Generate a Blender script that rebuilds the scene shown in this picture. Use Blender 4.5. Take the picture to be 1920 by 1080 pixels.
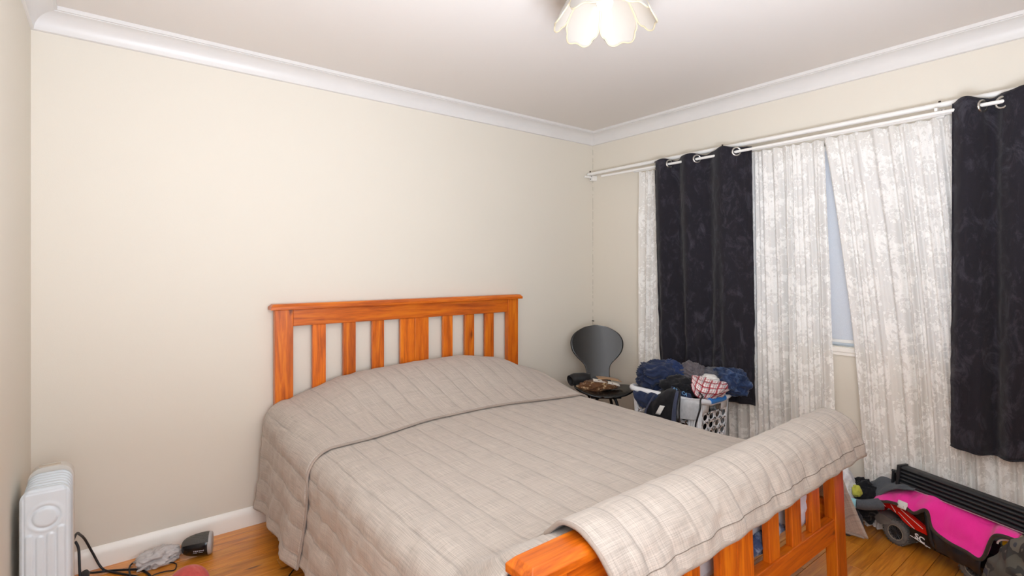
import bpy, bmesh, math, random
from mathutils import Vector, Matrix, noise

for _o in list(bpy.data.objects):
    bpy.data.objects.remove(_o, do_unlink=True)
SC = bpy.context.scene
COL = SC.collection
PI = math.pi
RX, RY, RZ = -3.366, -3.26, 2.40          # room: x RX..0, y RY..0, z 0..RZ

# ------------------------------------------------------------------ camera
cam_d = bpy.data.cameras.new('camera')
cam = bpy.data.objects.new('camera', cam_d)
COL.objects.link(cam)
cam.location = (-3.108, -2.921, 1.321)
cam.rotation_euler = (PI/2, 0, -0.6614)
cam_d.sensor_width = 36.0
cam_d.lens = 969.4/1920*36.0
cam_d.shift_y = -38.75/1920
cam_d.clip_start = 0.02
SC.camera = cam

# ------------------------------------------------------------------ world, lights, exposure
W = bpy.data.worlds.new('world'); SC.world = W
W.use_nodes = True
_nt = W.node_tree
_bg = _nt.nodes['Background']
_sky = _nt.nodes.new('ShaderNodeTexSky')
_sky.sky_type = 'NISHITA'; _sky.sun_disc = False
_sky.sun_elevation = math.radians(42); _sky.sun_rotation = math.radians(200)
_nt.links.new(_sky.outputs[0], _bg.inputs[0])
_bg.inputs[1].default_value = 1.0

def area_light(name, loc, target, sx, sy, power, color):
    d = bpy.data.lights.new(name, 'AREA'); d.shape = 'RECTANGLE'; d.size = sx; d.size_y = sy
    d.energy = power; d.color = color
    o = bpy.data.objects.new(name, d); COL.objects.link(o)
    o.location = loc
    o.rotation_euler = (Vector(target)-Vector(loc)).to_track_quat('-Z', 'Y').to_euler()
    return o
# the photographer's flash bounced off the ceiling and wall corner behind the camera
area_light('bounced_flash', (-2.80, -3.22, 1.05), (-2.55, 0.0, 0.55), 1.05, 1.7, 29.0, (0.89, 0.985, 1.13))
area_light('flash_to_ceiling', (-2.45, -2.72, 1.05), (-2.32, -2.42, 2.4), 0.9, 0.7, 60.0, (0.89, 0.985, 1.13))
_pl = bpy.data.lights.new('lamp_glow', 'POINT'); _pl.energy = 0.35; _pl.color = (1.0, 0.80, 0.55); _pl.shadow_soft_size = 0.03
_po = bpy.data.objects.new('lamp_glow', _pl); COL.objects.link(_po); _po.location = (-1.672, -1.632, 2.235)

SC.view_settings.view_transform = 'Standard'
SC.view_settings.look = 'None'
SC.view_settings.exposure = -0.02
SC.view_settings.gamma = 1.0
SC.view_settings.use_curve_mapping = False
try:
    SC.cycles.use_denoising = True
    SC.cycles.max_bounces = 10
    SC.cycles.diffuse_bounces = 6
    SC.cycles.transparent_max_bounces = 16
except Exception:
    pass

# ------------------------------------------------------------------ helpers: materials
def lin(c):
    out = []
    for v in c[:3]:
        v = v/255.0
        out.append(v/12.92 if v <= 0.04045 else ((v+0.055)/1.055)**2.4)
    return (*out, 1.0)

class NT:
    def __init__(s, name):
        s.m = bpy.data.materials.new(name); s.m.use_nodes = True
        s.t = s.m.node_tree; s.n = s.t.nodes; s.l = s.t.links
        s.b = s.n['Principled BSDF']; s.out = s.n['Material Output']
    def add(s, typ, **kw):
        nd = s.n.new(typ)
        for k, v in kw.items():
            if k.startswith('i_'):
                key = k[2:]
                key = int(key) if key.isdigit() else key.replace('_', ' ')
                s.setin(nd, key, v)
            else:
                setattr(nd, k, v)
        return nd
    def setin(s, nd, key, v):
        if isinstance(v, bpy.types.NodeSocket):
            s.l.new(v, nd.inputs[key])
        else:
            nd.inputs[key].default_value = v
    def P(s, **kw):
        for k, v in kw.items():
            s.setin(s.b, k.replace('_', ' '), v)
    def math(s, op, a, b=None, c=None, clamp=False):
        nd = s.n.new('ShaderNodeMath'); nd.operation = op; nd.use_clamp = clamp
        s.setin(nd, 0, a)
        if b is not None: s.setin(nd, 1, b)
        if c is not None: s.setin(nd, 2, c)
        return nd.outputs[0]
    def mix(s, fac, a, b, blend='MIX'):
        nd = s.n.new('ShaderNodeMix'); nd.data_type = 'RGBA'; nd.blend_type = blend
        s.setin(nd, 0, fac); s.setin(nd, 6, a); s.setin(nd, 7, b)
        return nd.outputs[2]
    def ramp(s, fac, stops, interp='LINEAR'):
        nd = s.n.new('ShaderNodeValToRGB'); nd.color_ramp.interpolation = interp
        e = nd.color_ramp.elements
        while len(e) < len(stops): e.new(0.5)
        for i, (p, c) in enumerate(stops):
            e[i].position = p; e[i].color = c if len(c) == 4 else (*c, 1)
        s.setin(nd, 0, fac)
        return nd.outputs[0]
    def coord(s, kind='Object'):
        return s.n.new('ShaderNodeTexCoord').outputs[kind]
    def mapping(s, vec, loc=(0, 0, 0), rot=(0, 0, 0), scale=(1, 1, 1)):
        nd = s.n.new('ShaderNodeMapping')
        s.l.new(vec, nd.inputs[0]); nd.inputs[1].default_value = loc; nd.inputs[2].default_value = rot; nd.inputs[3].default_value = scale
        return nd.outputs[0]
    def noise(s, vec, scale, detail=3, rough=0.5, dist=0.0, out=0):
        nd = s.n.new('ShaderNodeTexNoise'); s.l.new(vec, nd.inputs['Vector'])
        nd.inputs['Scale'].default_value = scale; nd.inputs['Detail'].default_value = detail
        nd.inputs['Roughness'].default_value = rough; nd.inputs['Distortion'].default_value = dist
        return nd.outputs[out]
    def bump(s, h, strength=0.3, dist=0.01, normal=None):
        nd = s.n.new('ShaderNodeBump'); nd.inputs['Strength'].default_value = strength; nd.inputs['Distance'].default_value = dist
        s.l.new(h, nd.inputs['Height'])
        if normal is not None: s.l.new(normal, nd.inputs['Normal'])
        s.l.new(nd.outputs[0], s.b.inputs['Normal'])
        return nd.outputs[0]
    def sep(s, vec):
        nd = s.n.new('ShaderNodeSeparateXYZ'); s.l.new(vec, nd.inputs[0]); return nd.outputs
    def comb(s, x, y, z=0.0):
        nd = s.n.new('ShaderNodeCombineXYZ'); s.setin(nd, 0, x); s.setin(nd, 1, y); s.setin(nd, 2, z); return nd.outputs[0]

def plain(name, c, rough=0.5, var=0.06, scale=30, bump=0.0, metallic=0.0, spec=0.5, **kw):
    t = NT(name); co = t.coord()
    f = t.noise(co, scale, 4)
    c0 = lin(c); lo = tuple(max(0, v*(1-var)) for v in c0[:3])+(1,); hi = tuple(min(1, v*(1+var)) for v in c0[:3])+(1,)
    t.P(Base_Color=t.ramp(f, [(0.3, lo), (0.7, hi)]), Roughness=rough, Metallic=metallic)
    t.b.inputs['Specular IOR Level'].default_value = spec
    for k, v in kw.items(): t.b.inputs[k.replace('_', ' ')].default_value = v
    if bump: t.bump(f, bump, 0.004)
    return t.m

def fabric(name, c, weave=900, var=0.12, rough=0.9, mottled=None, sheen=0.15):
    t = NT(name); co = t.coord()
    big = t.noise(co, 9, 4, 0.6); fine = t.noise(co, weave/4, 2)
    c0 = lin(c); lo = tuple(v*(1-var*2) for v in c0[:3])+(1,); hi = tuple(min(1, v*(1+var*1.5)) for v in c0[:3])+(1,)
    f = t.math('ADD', t.math('MULTIPLY', big, 0.6), t.math('MULTIPLY', fine, 0.4))
    col = t.ramp(f, [(0.3, lo), (0.7, hi)])
    if mottled:
        m = t.ramp(t.noise(co, mottled[1], 5, 0.65, 0.6), [(mottled[2], (0, 0, 0)), (mottled[3], (1, 1, 1))])
        col = t.mix(m, col, lin(mottled[0]))
    t.P(Base_Color=col, Roughness=rough); t.b.inputs['Sheen Weight'].default_value = sheen
    t.b.inputs['Specular IOR Level'].default_value = 0.2
    t.bump(t.math('ADD', big, t.math('MULTIPLY', fine, 0.3)), 0.25, 0.004)
    return t.m

def wood(name, axis, dark, mid, light, rough=0.28, rnd=0.18, knots=True, coat=0.35):
    t = NT(name); co = t.coord()
    sc = {0: (1.2, 16, 16), 1: (16, 1.2, 16), 2: (16, 16, 1.2)}[axis]
    oi = t.n.new('ShaderNodeObjectInfo')
    off = t.math('MULTIPLY', oi.outputs['Random'], 37.0)
    sh = t.n.new('ShaderNodeVectorMath'); sh.operation = 'ADD'
    t.l.new(co, sh.inputs[0]); t.l.new(t.comb(off, off, off), sh.inputs[1])
    v = t.mapping(sh.outputs[0], scale=sc)
    g = t.noise(v, 2.2, 6, 0.6, 0.8)
    g2 = t.noise(v, 9.0, 3, 0.6)
    f = t.math('ADD', t.math('MULTIPLY', g, 0.75), t.math('MULTIPLY', g2, 0.25))
    col = t.ramp(f, [(0.28, lin(dark)), (0.5, lin(mid)), (0.72, lin(light))])
    if knots:
        kv = t.mapping(sh.outputs[0], scale={0: (3.5, 9, 9), 1: (9, 3.5, 9), 2: (9, 9, 3.5)}[axis])
        k = t.n.new('ShaderNodeTexVoronoi'); t.l.new(kv, k.inputs['Vector']); k.inputs['Scale'].default_value = 1.0
        kk = t.ramp(t.math('ADD', k.outputs['Distance'], t.math('MULTIPLY', t.noise(v, 6, 3), 0.10)), [(0.11, (1, 1, 1)), (0.19, (0, 0, 0))])
        d2 = tuple(x*0.30 for x in lin(dark)[:3])+(1,)
        col = t.mix(t.math('MULTIPLY', kk, 0.8), col, d2)
    hv = t.n.new('ShaderNodeHueSaturation'); t.l.new(col, hv.inputs['Color'])
    t.l.new(t.math('ADD', 1.0-rnd/2, t.math('MULTIPLY', oi.outputs['Random'], rnd)), hv.inputs['Value'])
    t.P(Base_Color=hv.outputs[0], Roughness=t.math('ADD', rough, t.math('MULTIPLY', g2, 0.12)))
    t.b.inputs['Coat Weight'].default_value = coat; t.b.inputs['Coat Roughness'].default_value = 0.15
    t.bump(f, 0.06, 0.003)
    return t.m

# ------------------------------------------------------------------ helpers: objects
WL = {}     # world location of every object's origin (no object is rotated or scaled)
def tag(o, label=None, cat=None, group=None, kind=None):
    if label: o['label'] = label
    if cat: o['category'] = cat
    if group: o['group'] = group
    if kind: o['kind'] = kind
    return o
def thing(name, loc, label, cat, group=None):
    o = bpy.data.objects.new(name, None); COL.objects.link(o); o.location = loc
    o.empty_display_size = 0.05
    WL[o] = Vector(loc)
    return tag(o, label, cat, group)
def mesh(name, verts, faces, mat, parent=None, smooth=True, uvs=None, bevel=0.0, solid=0.0, subsurf=0, angle=None, mats=None, fmat=None):
    vs = [Vector(v) for v in verts]
    lo = Vector((min(v.x for v in vs), min(v.y for v in vs), min(v.z for v in vs)))
    hi = Vector((max(v.x for v in vs), max(v.y for v in vs), max(v.z for v in vs)))
    c = Vector(((lo.x+hi.x)/2, (lo.y+hi.y)/2, lo.z))
    me = bpy.data.meshes.new(name)
    me.from_pydata([v-c for v in vs], [], faces)
    for m in (mats or [mat]): me.materials.append(m)
    if fmat:
        for p, k in zip(me.polygons, fmat): p.material_index = k
    if smooth:
        me.polygons.foreach_set('use_smooth', [True]*len(me.polygons))
    if uvs is not None:
        ul = me.uv_layers.new(name='UVMap')
        for lp in me.loops: ul.data[lp.index].uv = uvs[lp.vertex_index]
    me.update()
    o = bpy.data.objects.new(name, me); COL.objects.link(o)
    WL[o] = c
    if parent is not None:
        o.parent = parent; o.location = c-WL[parent]
    else:
        o.location = c
    if angle:
        try: me.set_sharp_from_angle(angle=math.radians(angle))
        except Exception: pass
    if bevel:
        b = o.modifiers.new('bevel', 'BEVEL'); b.width = bevel; b.segments = 2; b.limit_method = 'ANGLE'; b.angle_limit = math.radians(40)
    if solid:
        s = o.modifiers.new('solid', 'SOLIDIFY'); s.thickness = solid; s.offset = 0
    if subsurf:
        s = o.modifiers.new('sub', 'SUBSURF'); s.levels = subsurf; s.render_levels = subsurf
    return o
BF = [(0, 3, 2, 1), (4, 5, 6, 7), (0, 1, 5, 4), (1, 2, 6, 5), (2, 3, 7, 6), (3, 0, 4, 7)]
def boxv(lo, hi):
    x0, y0, z0 = lo; x1, y1, z1 = hi
    return [(x0, y0, z0), (x1, y0, z0), (x1, y1, z0), (x0, y1, z0), (x0, y0, z1), (x1, y0, z1), (x1, y1, z1), (x0, y1, z1)]
def box(name, lo, hi, mat, parent=None, bevel=0.003, xf=None):
    v = boxv(lo, hi)
    if xf: v = [xf(Vector(p)) for p in v]
    return mesh(name, v, BF, mat, parent, smooth=False, bevel=bevel)
class MB:
    """collects shapes for ONE mesh"""
    def __init__(s): s.v = []; s.f = []
    def add(s, v, f):
        b = len(s.v); s.v += [tuple(p) for p in v]; s.f += [tuple(i+b for i in q) for q in f]
    def box(s, lo, hi): s.add(boxv(lo, hi), BF)
    def tube(s, pts, r, n=8, cap=True): s.add(*tube_geo(pts, r, n, cap))
    def build(s, name, mat, parent=None, **kw): return mesh(name, s.v, s.f, mat, parent, **kw)
def frame_along(pts):
    pts = [Vector(p) for p in pts]; T = []
    for i in range(len(pts)):
        a = pts[max(0, i-1)]; b = pts[min(len(pts)-1, i+1)]
        d = (b-a); T.append(d.normalized() if d.length > 1e-9 else Vector((0, 0, 1)))
    up = Vector((0, 0, 1)) if abs(T[0].z) < 0.9 else Vector((1, 0, 0))
    N = (up-T[0]*up.dot(T[0])).normalized(); out = []
    for t in T:
        N = (N-t*N.dot(t)); N = N.normalized() if N.length > 1e-6 else t.orthogonal().normalized()
        out.append((N.copy(), t.cross(N)))
    return pts, out
def tube_geo(pts, r, n=8, cap=True):
    pts, fr = frame_along(pts); v = []; f = []
    rs = r if isinstance(r, (list, tuple)) else [r]*len(pts)
    for p, (a, b), q in zip(pts, fr, rs):
        for k in range(n):
            t = 2*PI*k/n; v.append(p+(a*math.cos(t)+b*math.sin(t))*q)
    for i in range(len(pts)-1):
        for k in range(n):
            f.append((i*n+k, i*n+(k+1) % n, (i+1)*n+(k+1) % n, (i+1)*n+k))
    if cap:
        f.append(tuple(reversed(range(n)))); f.append(tuple((len(pts)-1)*n+k for k in range(n)))
    return v, f
def tube(name, pts, r, mat, parent=None, n=8): 
    v, f = tube_geo(pts, r, n); return mesh(name, v, f, mat, parent, angle=50)
def smooth_path(ctrl, n=8):
    P = [Vector(p) for p in ctrl]; out = []
    for i in range(len(P)-1):
        p0 = P[max(0, i-1)]; p1 = P[i]; p2 = P[i+1]; p3 = P[min(len(P)-1, i+2)]
        for k in range(n): out.append(cr(p0, p1, p2, p3, k/n))
    out.append(P[-1]); return out
def cr(a, b, c, d, t):
    return 0.5*((2*b)+(c-a)*t+(2*a-5*b+4*c-d)*t*t+(3*b-a-3*c+d)*t*t*t)
def lathe(name, prof, mat, parent=None, n=32, axis='z', at=(0, 0, 0), angle=40, xf=None):
    v = []; f = []
    for (r, h) in prof:
        for k in range(n):
            t = 2*PI*k/n; v.append((r*math.cos(t), r*math.sin(t), h))
    for i in range(len(prof)-1):
        for k in range(n): f.append((i*n+k, i*n+(k+1) % n, (i+1)*n+(k+1) % n, (i+1)*n+k))
    f.append(tuple(reversed(range(n)))); f.append(tuple((len(prof)-1)*n+k for k in range(n)))
    if axis == 'x': v = [(h, x, y) for x, y, h in v]
    if axis == 'y': v = [(y, h, x) for x, y, h in v]
    if xf: v = [xf(Vector(p)) for p in v]
    v = [Vector(p)+Vector(at) for p in v]
    return mesh(name, v, f, mat, parent, angle=angle)
SURFP = {}
def surf(name, P, mat, parent=None, uv=None, disp=None, solid=0.004, subsurf=0, closed=False):
    """P: list of rows of points; displaced along the normal by disp(i, j, point)"""
    nu, nv = len(P), len(P[0])
    P = [[Vector(p) for p in r] for r in P]
    if disp:
        Q = []
        for i in range(nu):
            row = []
            for j in range(nv):
                du = P[min(nu-1, i+1)][j]-P[max(0, i-1)][j]; dv = P[i][min(nv-1, j+1)]-P[i][max(0, j-1)]
                n = du.cross(dv); n = n.normalized() if n.length > 1e-12 else Vector((0, 0, 1))
                row.append(P[i][j]+n*disp(i, j, P[i][j]))
            Q.append(row)
        P = Q
    SURFP[name] = P
    v = [p for r in P for p in r]
    f = [(i*nv+j, (i+1)*nv+j, (i+1)*nv+j+1, i*nv+j+1) for i in range(nu-1) for j in range(nv-1)]
    U = None
    if uv: U = [uv(i, j) for i in range(nu) for j in range(nv)]
    return mesh(name, v, f, mat, parent, uvs=U, solid=solid, subsurf=subsurf)
def crgrid(ctrl, nu, nv):
    C = [[Vector(p) for p in r] for r in ctrl]; R = len(C); K = len(C[0])
    def line(pts, n):
        m = len(pts)-1; out = []
        for k in range(n):
            s = k/(n-1)*m; i = min(int(s), m-1); t = s-i
            out.append(cr(pts[max(0, i-1)], pts[i], pts[i+1], pts[min(m, i+2)], t))
        return out
    rows = [line(r, nv) for r in C]
    cols = [line([rows[r][j] for r in range(R)], nu) for j in range(nv)]
    return [[cols[j][i] for j in range(nv)] for i in range(nu)]
def nz(p, f, s=0.0): return noise.noise(Vector((p[0]*f+s, p[1]*f+s*1.7, p[2]*f-s)))
def ridge(p, f, s=0.0): return 1-abs(noise.noise(Vector((p[0]*f+s, p[1]*f-s, p[2]*f+s*0.7))))*2
def sheet(name, ctrl, nu, nv, mat, amp=0.008, freq=14, seed=0, thick=0.004, parent=None, stretch=(1, 1, 1)):
    P = crgrid(ctrl, nu, nv)
    def dsp(i, j, p):
        q = (p[0]*stretch[0], p[1]*stretch[1], p[2]*stretch[2])
        w = nz(p, 5, seed)*0.5
        return amp*(0.7*ridge((q[0]+w*0.1, q[1]+w*0.1, q[2]), freq, seed)+0.5*nz(q, freq*2.2, seed+3)-0.3)
    L = 0.0
    return surf(name, P, mat, parent, uv=lambda i, j: (j/(nv-1), i/(nu-1)), disp=dsp, solid=thick)
_ICO = {}
def ico(sub):
    if sub not in _ICO:
        bm = bmesh.new(); bmesh.ops.create_icosphere(bm, subdivisions=sub, radius=1.0)
        bm.verts.ensure_lookup_table()
        _ICO[sub] = ([v.co.copy() for v in bm.verts], [tuple(v.index for v in f.verts) for f in bm.faces]); bm.free()
    return _ICO[sub]
def garment(name, c, r, mat, label, cat, seed=0, yaw=0.0, amp=0.22, freq=2.3, sub=5, floor=None, group=None, lobes=0.35, parent=None):
    """a crumpled heap of one cloth: an ellipsoid broken by warped sharp folds"""
    V, Fc = ico(sub); out = []
    cy, sy = math.cos(yaw), math.sin(yaw); uv = []
    for d in V:
        w = Vector((noise.noise(d*1.3+Vector((seed, 0, 3))), noise.noise(d*1.3+Vector((7, seed, 1))), noise.noise(d*1.3+Vector((1, 5, seed)))))
        q = d+w*0.7
        k = 1+lobes*noise.noise(q*1.1+Vector((seed*2.1, 4, 0)))
        k += amp*(1-2.2*abs(noise.noise(q*freq+Vector((0, seed*1.3, 9)))))-amp*0.3
        k += amp*0.45*(1-2*abs(noise.noise(q*freq*2.4+Vector((seed, 2, 2)))))
        p = Vector((d.x*r[0]*k, d.y*r[1]*k, d.z*r[2]*k))
        p = Vector((p.x*cy-p.y*sy, p.x*sy+p.y*cy, p.z))+Vector(c)
        if floor is not None and p.z < floor: p.z = floor+0.0004*(p.z-floor)
        out.append(p); uv.append((q.x*0.5+q.z*0.3, q.y*0.5+q.z*0.4))
    o = mesh(name, out, Fc, mat, parent, uvs=uv)
    return tag(o, label, cat, group)
def text_mesh(name, s, size, xf, mat, parent, depth=0.0008, bold=0.0):
    cu = bpy.data.curves.new(name, 'FONT'); cu.body = s; cu.size = size; cu.extrude = depth; cu.align_x = 'CENTER'; cu.align_y = 'CENTER'; cu.offset = bold; cu.resolution_u = 3
    ob = bpy.data.objects.new(name, cu); COL.objects.link(ob)
    dg = bpy.context.evaluated_depsgraph_get(); me = bpy.data.meshes.new_from_object(ob.evaluated_get(dg))
    V = [xf(v.co.copy()) for v in me.vertices]; Fc = [tuple(p.vertices) for p in me.polygons]
    bpy.data.objects.remove(ob, do_unlink=True); bpy.data.curves.remove(cu); bpy.data.meshes.remove(me)
    return mesh(name, V, Fc, mat, parent, smooth=False)
def lerp(a, b, t): return a+(b-a)*t
def clamp(x, a=0.0, b=1.0): return max(a, min(b, x))
def sstep(a, b, x):
    t = clamp((x-a)/(b-a)); return t*t*(3-2*t)
def interp(xs, ys, x):
    if x <= xs[0]: return ys[0]
    for i in range(len(xs)-1):
        if x <= xs[i+1]:
            t = (x-xs[i])/(xs[i+1]-xs[i]); t = t*t*(3-2*t)*0.5+t*0.5
            return ys[i]+(ys[i+1]-ys[i])*t
    return ys[-1]
random.seed(11)

# ------------------------------------------------------------------ materials of the room
def wall_mat(name, c, crack=False):
    t = NT(name); co = t.coord()
    f = t.noise(co, 220, 2); b = t.noise(co, 1.2, 2)
    c0 = lin(c)
    col = t.mix(t.math('MULTIPLY', b, 0.5), c0, tuple(v*0.965 for v in c0[:3])+(1,))
    if crack:      # hairline settlement crack down the corner
        x = t.sep(co)
        near = t.math('LESS_THAN', t.math('ABSOLUTE', t.math('SUBTRACT', x[1], crack)), 0.0032)
        br = t.math('GREATER_THAN', t.noise(t.mapping(co, scale=(0.1, 0.1, 30)), 1.0, 3), 0.46)
        col = t.mix(t.math('MULTIPLY', t.math('MULTIPLY', near, br), 0.55), col, lin((120, 105, 85)))
    t.P(Base_Color=col, Roughness=0.6); t.b.inputs['Specular IOR Level'].default_value = 0.3
    t.bump(f, 0.08, 0.002)
    return t.m
M_WALL = wall_mat('wall_paint', (224, 217, 204))
M_WALLR = wall_mat('wall_paint_corner', (224, 217, 204), crack=-RY/2)
M_CEIL = wall_mat('ceiling_paint', (226, 220, 214))
M_TRIM = plain('white_gloss_paint', (222, 219, 216), 0.35, 0.015, 8)
M_BASEB = plain('cream_gloss_paint', (244, 240, 233), 0.35, 0.015, 8)
M_WHITE = plain('white_enamel', (240, 240, 238), 0.3, 0.02, 20)
M_FLOOR = wood('floor_board_wood', 0, (150, 80, 18), (208, 128, 38), (236, 166, 66), 0.26, 0.30, True, 0.5)
M_GAP = plain('floor_gap', (70, 36, 14), 0.7)
M_GLASS = None
def glass_mat():
    t = NT('window_glass'); t.P(Base_Color=(1, 1, 1, 1), Roughness=0.0, IOR=1.45); t.b.inputs['Transmission Weight'].default_value = 1.0
    return t.m
M_GLASS = glass_mat()

# ------------------------------------------------------------------ room shell
T = 0.12
struct = lambda o: tag(o, kind='structure')
fl = struct(box('floor', (RX-T, RY-T, -0.12), (T, T, -0.018), M_GAP, bevel=0))
bw = 0.0835
y = 0.0; row = 0
while y > RY:
    y1 = max(RY, y-bw)
    x = RX-random.uniform(0, 1.6)
    while x < 0:
        L = random.choice((1.5, 1.8, 2.1, 2.4, 2.7))
        a = max(RX, x); b = min(0.0, x+L)
        if b-a > 0.02:
            box('plank', (a+0.0006, y1+0.0009, -0.018), (b-0.0006, y-0.0009, random.uniform(-0.0006, 0)), M_FLOOR, fl, bevel=0.0012)
        x += L
    y = y1; row += 1
struct(box('ceiling', (RX-T, RY-T, RZ), (T, T, RZ+0.1), M_CEIL, bevel=0))
struct(box('wall_back', (RX-T, 0, -0.018), (T, T, RZ), M_WALL, bevel=0))
struct(box('wall_left', (RX-T, RY, -0.018), (RX, 0, RZ), M_WALL, bevel=0))
struct(box('wall_front', (RX-T, RY-T, -0.018), (T, RY, RZ), M_WALL, bevel=0))
# window wall with its opening
WY0, WY1, WZ0, WZ1 = -2.95, -0.62, 0.895, 2.005
m = MB()
ys = [RY, WY0, WY1, 0]; zs = [-0.018, WZ0, WZ1, RZ]
for i in range(3):
    for k in range(3):
        if i == 1 and k == 1: continue
        m.box((0, ys[i], zs[k]), (T, ys[i+1], zs[k+1]))
struct(m.build('wall_right', M_WALLR, smooth=False))
# cove cornice
def cornice(name, a, b, inward):
    a = Vector(a); b = Vector(b); inw = Vector(inward)
    prof = [(0.0, -0.092), (0.004, -0.092)]
    for k in range(9):
        t = k/8*PI/2
        prof.append((0.010+0.068*(1-math.cos(t)), -0.088+0.068*math.sin(t)))
    prof += [(0.078, -0.0165), (0.088, -0.0165), (0.088, 0.0), (0.0, 0.0)]
    d = (b-a).normalized(); v = []; n = len(prof)
    for (e, s) in ((a, 1), (b, -1)):
        for (o, z) in prof:
            v.append(e+inw*o+d*(s*o)+Vector((0, 0, z)))
    f = [(i, (i+1) % n, n+(i+1) % n, n+i) for i in range(n)]
    f += [tuple(range(n-1, -1, -1)), tuple(range(n, 2*n))]
    return struct(mesh(name, v, f, M_TRIM, smooth=True, angle=35))
cornice('trim_1', (RX, 0, RZ), (0, 0, RZ), (0, -1, 0))
cornice('trim_2', (0, 0, RZ), (0, RY, RZ), (-1, 0, 0))
cornice('trim_3', (0, RY, RZ), (RX, RY, RZ), (0, 1, 0))
cornice('trim_4', (RX, RY, RZ), (RX, 0, RZ), (1, 0, 0))
def baseboard(name, a, b, inward):
    a = Vector(a); b = Vector(b); inw = Vector(inward)
    prof = [(0, 0), (0.017, 0), (0.017, 0.055), (0.014, 0.070), (0.008, 0.084), (0.003, 0.091), (0, 0.092)]
    n = len(prof)
    v = [e+inw*o+Vector((0, 0, z)) for e in (a, b) for (o, z) in prof]
    f = [(i, (i+1) % n, n+(i+1) % n, n+i) for i in range(n)]+[tuple(range(n-1, -1, -1)), tuple(range(n, 2*n))]
    return struct(mesh(name, v, f, M_BASEB, smooth=True, angle=25))
baseboard('baseboard_back', (RX, 0, 0), (0, 0, 0), (0, -1, 0))
baseboard('baseboard_right', (0, 0, 0), (0, RY, 0), (-1, 0, 0))
baseboard('baseboard_left', (RX, RY, 0), (RX, 0, 0), (1, 0, 0))
# window
m = MB()
for (lo, hi) in (((0.07, WY0, WZ0), (0.11, WY1, WZ0+0.045)), ((0.07, WY0, WZ1-0.045), (0.11, WY1, WZ1)), ((0.07, WY0, WZ0), (0.11, WY0+0.045, WZ1)), ((0.07, WY1-0.045, WZ0), (0.11, WY1, WZ1))):
    m.box(lo, hi)
win = struct(m.build('window_1', M_WHITE, smooth=False, bevel=0.002))
ym = (WY0+WY1)/2
box('mullion', (0.068, ym-0.03, WZ0+0.045), (0.112, ym+0.03, WZ1-0.045), M_WHITE, win, 0.002)
box('pane', (0.088, WY0+0.045, WZ0+0.045), (0.092, ym-0.03, WZ1-0.045), M_GLASS, win, 0)
box('pane', (0.088, ym+0.03, WZ0+0.045), (0.092, WY1-0.045, WZ1-0.045), M_GLASS, win, 0)
m = MB(); m.box((-0.016, WY0-0.05, WZ0-0.028), (0.066, WY1+0.05, WZ0-0.004)); m.box((-0.010, WY0-0.03, WZ0-0.046), (0.0, WY1+0.03, WZ0-0.028))
m.build('window_sill', M_BASEB, win, smooth=False, bevel=0.002)

# ------------------------------------------------------------------ bed
M_BX = wood('stained_pine_x', 0, (138, 52, 3), (204, 98, 10), (230, 132, 22), 0.30, 0.16, True, 0.18)
M_BY = wood('stained_pine_y', 1, (138, 52, 3), (204, 98, 10), (230, 132, 22), 0.30, 0.16, False, 0.18)
M_BZ = wood('stained_pine_z', 2, (138, 54, 3), (206, 100, 10), (234, 138, 22), 0.32, 0.30, True, 0.15)
BL, BR = -2.432, -0.824
bed = thing('double_bed', (-1.628, -1.08, 0), 'stained orange pine bed with slatted headboard and footboard', 'bed')
def cap(name, lo, hi, ch, mat, parent, xf=None):
    x0, y0, z0 = lo; x1, y1, z1 = hi
    zc = z1-ch; b = 0.0
    v = [(x0, y0, z0), (x1, y0, z0), (x1, y1, z0), (x0, y1, z0), (x0, y0, zc), (x1, y0, zc), (x1, y1, zc), (x0, y1, zc),
         (x0+ch, y0+ch, z1), (x1-ch, y0+ch, z1), (x1-ch, y1-ch, z1), (x0+ch, y1-ch, z1)]
    f = [(0, 3, 2, 1), (0, 1, 5, 4), (1, 2, 6, 5), (2, 3, 7, 6), (3, 0, 4, 7), (4, 5, 9, 8), (5, 6, 10, 9), (6, 7, 11, 10), (7, 4, 8, 11), (8, 9, 10, 11)]
    if xf: v = [xf(Vector(p)) for p in v]
    return mesh(name, v, f, mat, parent, smooth=False, bevel=0.0018)
SL = [(-2.240, -2.169), (-2.071, -2.0), (-1.902, -1.828), (-1.723, -1.629), (-1.627, -1.532), (-1.428, -1.357), (-1.262, -1.190), (-1.101, -1.029)]
hb = lambda p: p
box('post', (BL, -0.058, 0), (BL+0.090, -0.018, 1.099), M_BZ, bed)
box('post', (BR-0.090, -0.058, 0), (BR, -0.018, 1.099), M_BZ, bed)
cap('cap_rail', (BL-0.024, -0.078, 1.0995), (BR+0.026, -0.006, 1.129), 0.014, M_BX, bed)
box('top_rail', (BL+0.0905, -0.054, 1.010), (BR-0.0905, -0.022, 1.099), M_BX, bed)
box('lower_rail', (BL+0.0905, -0.054, 0.30), (BR-0.0905, -0.022, 0.39), M_BX, bed)
for i, (a, b) in enumerate(SL):
    nm = 'center_board' if i in (3, 4) else 'slat'
    box(nm, (a, -0.048, 0.39), (b, -0.028, 1.010), M_BZ, bed, 0.002)
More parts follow.
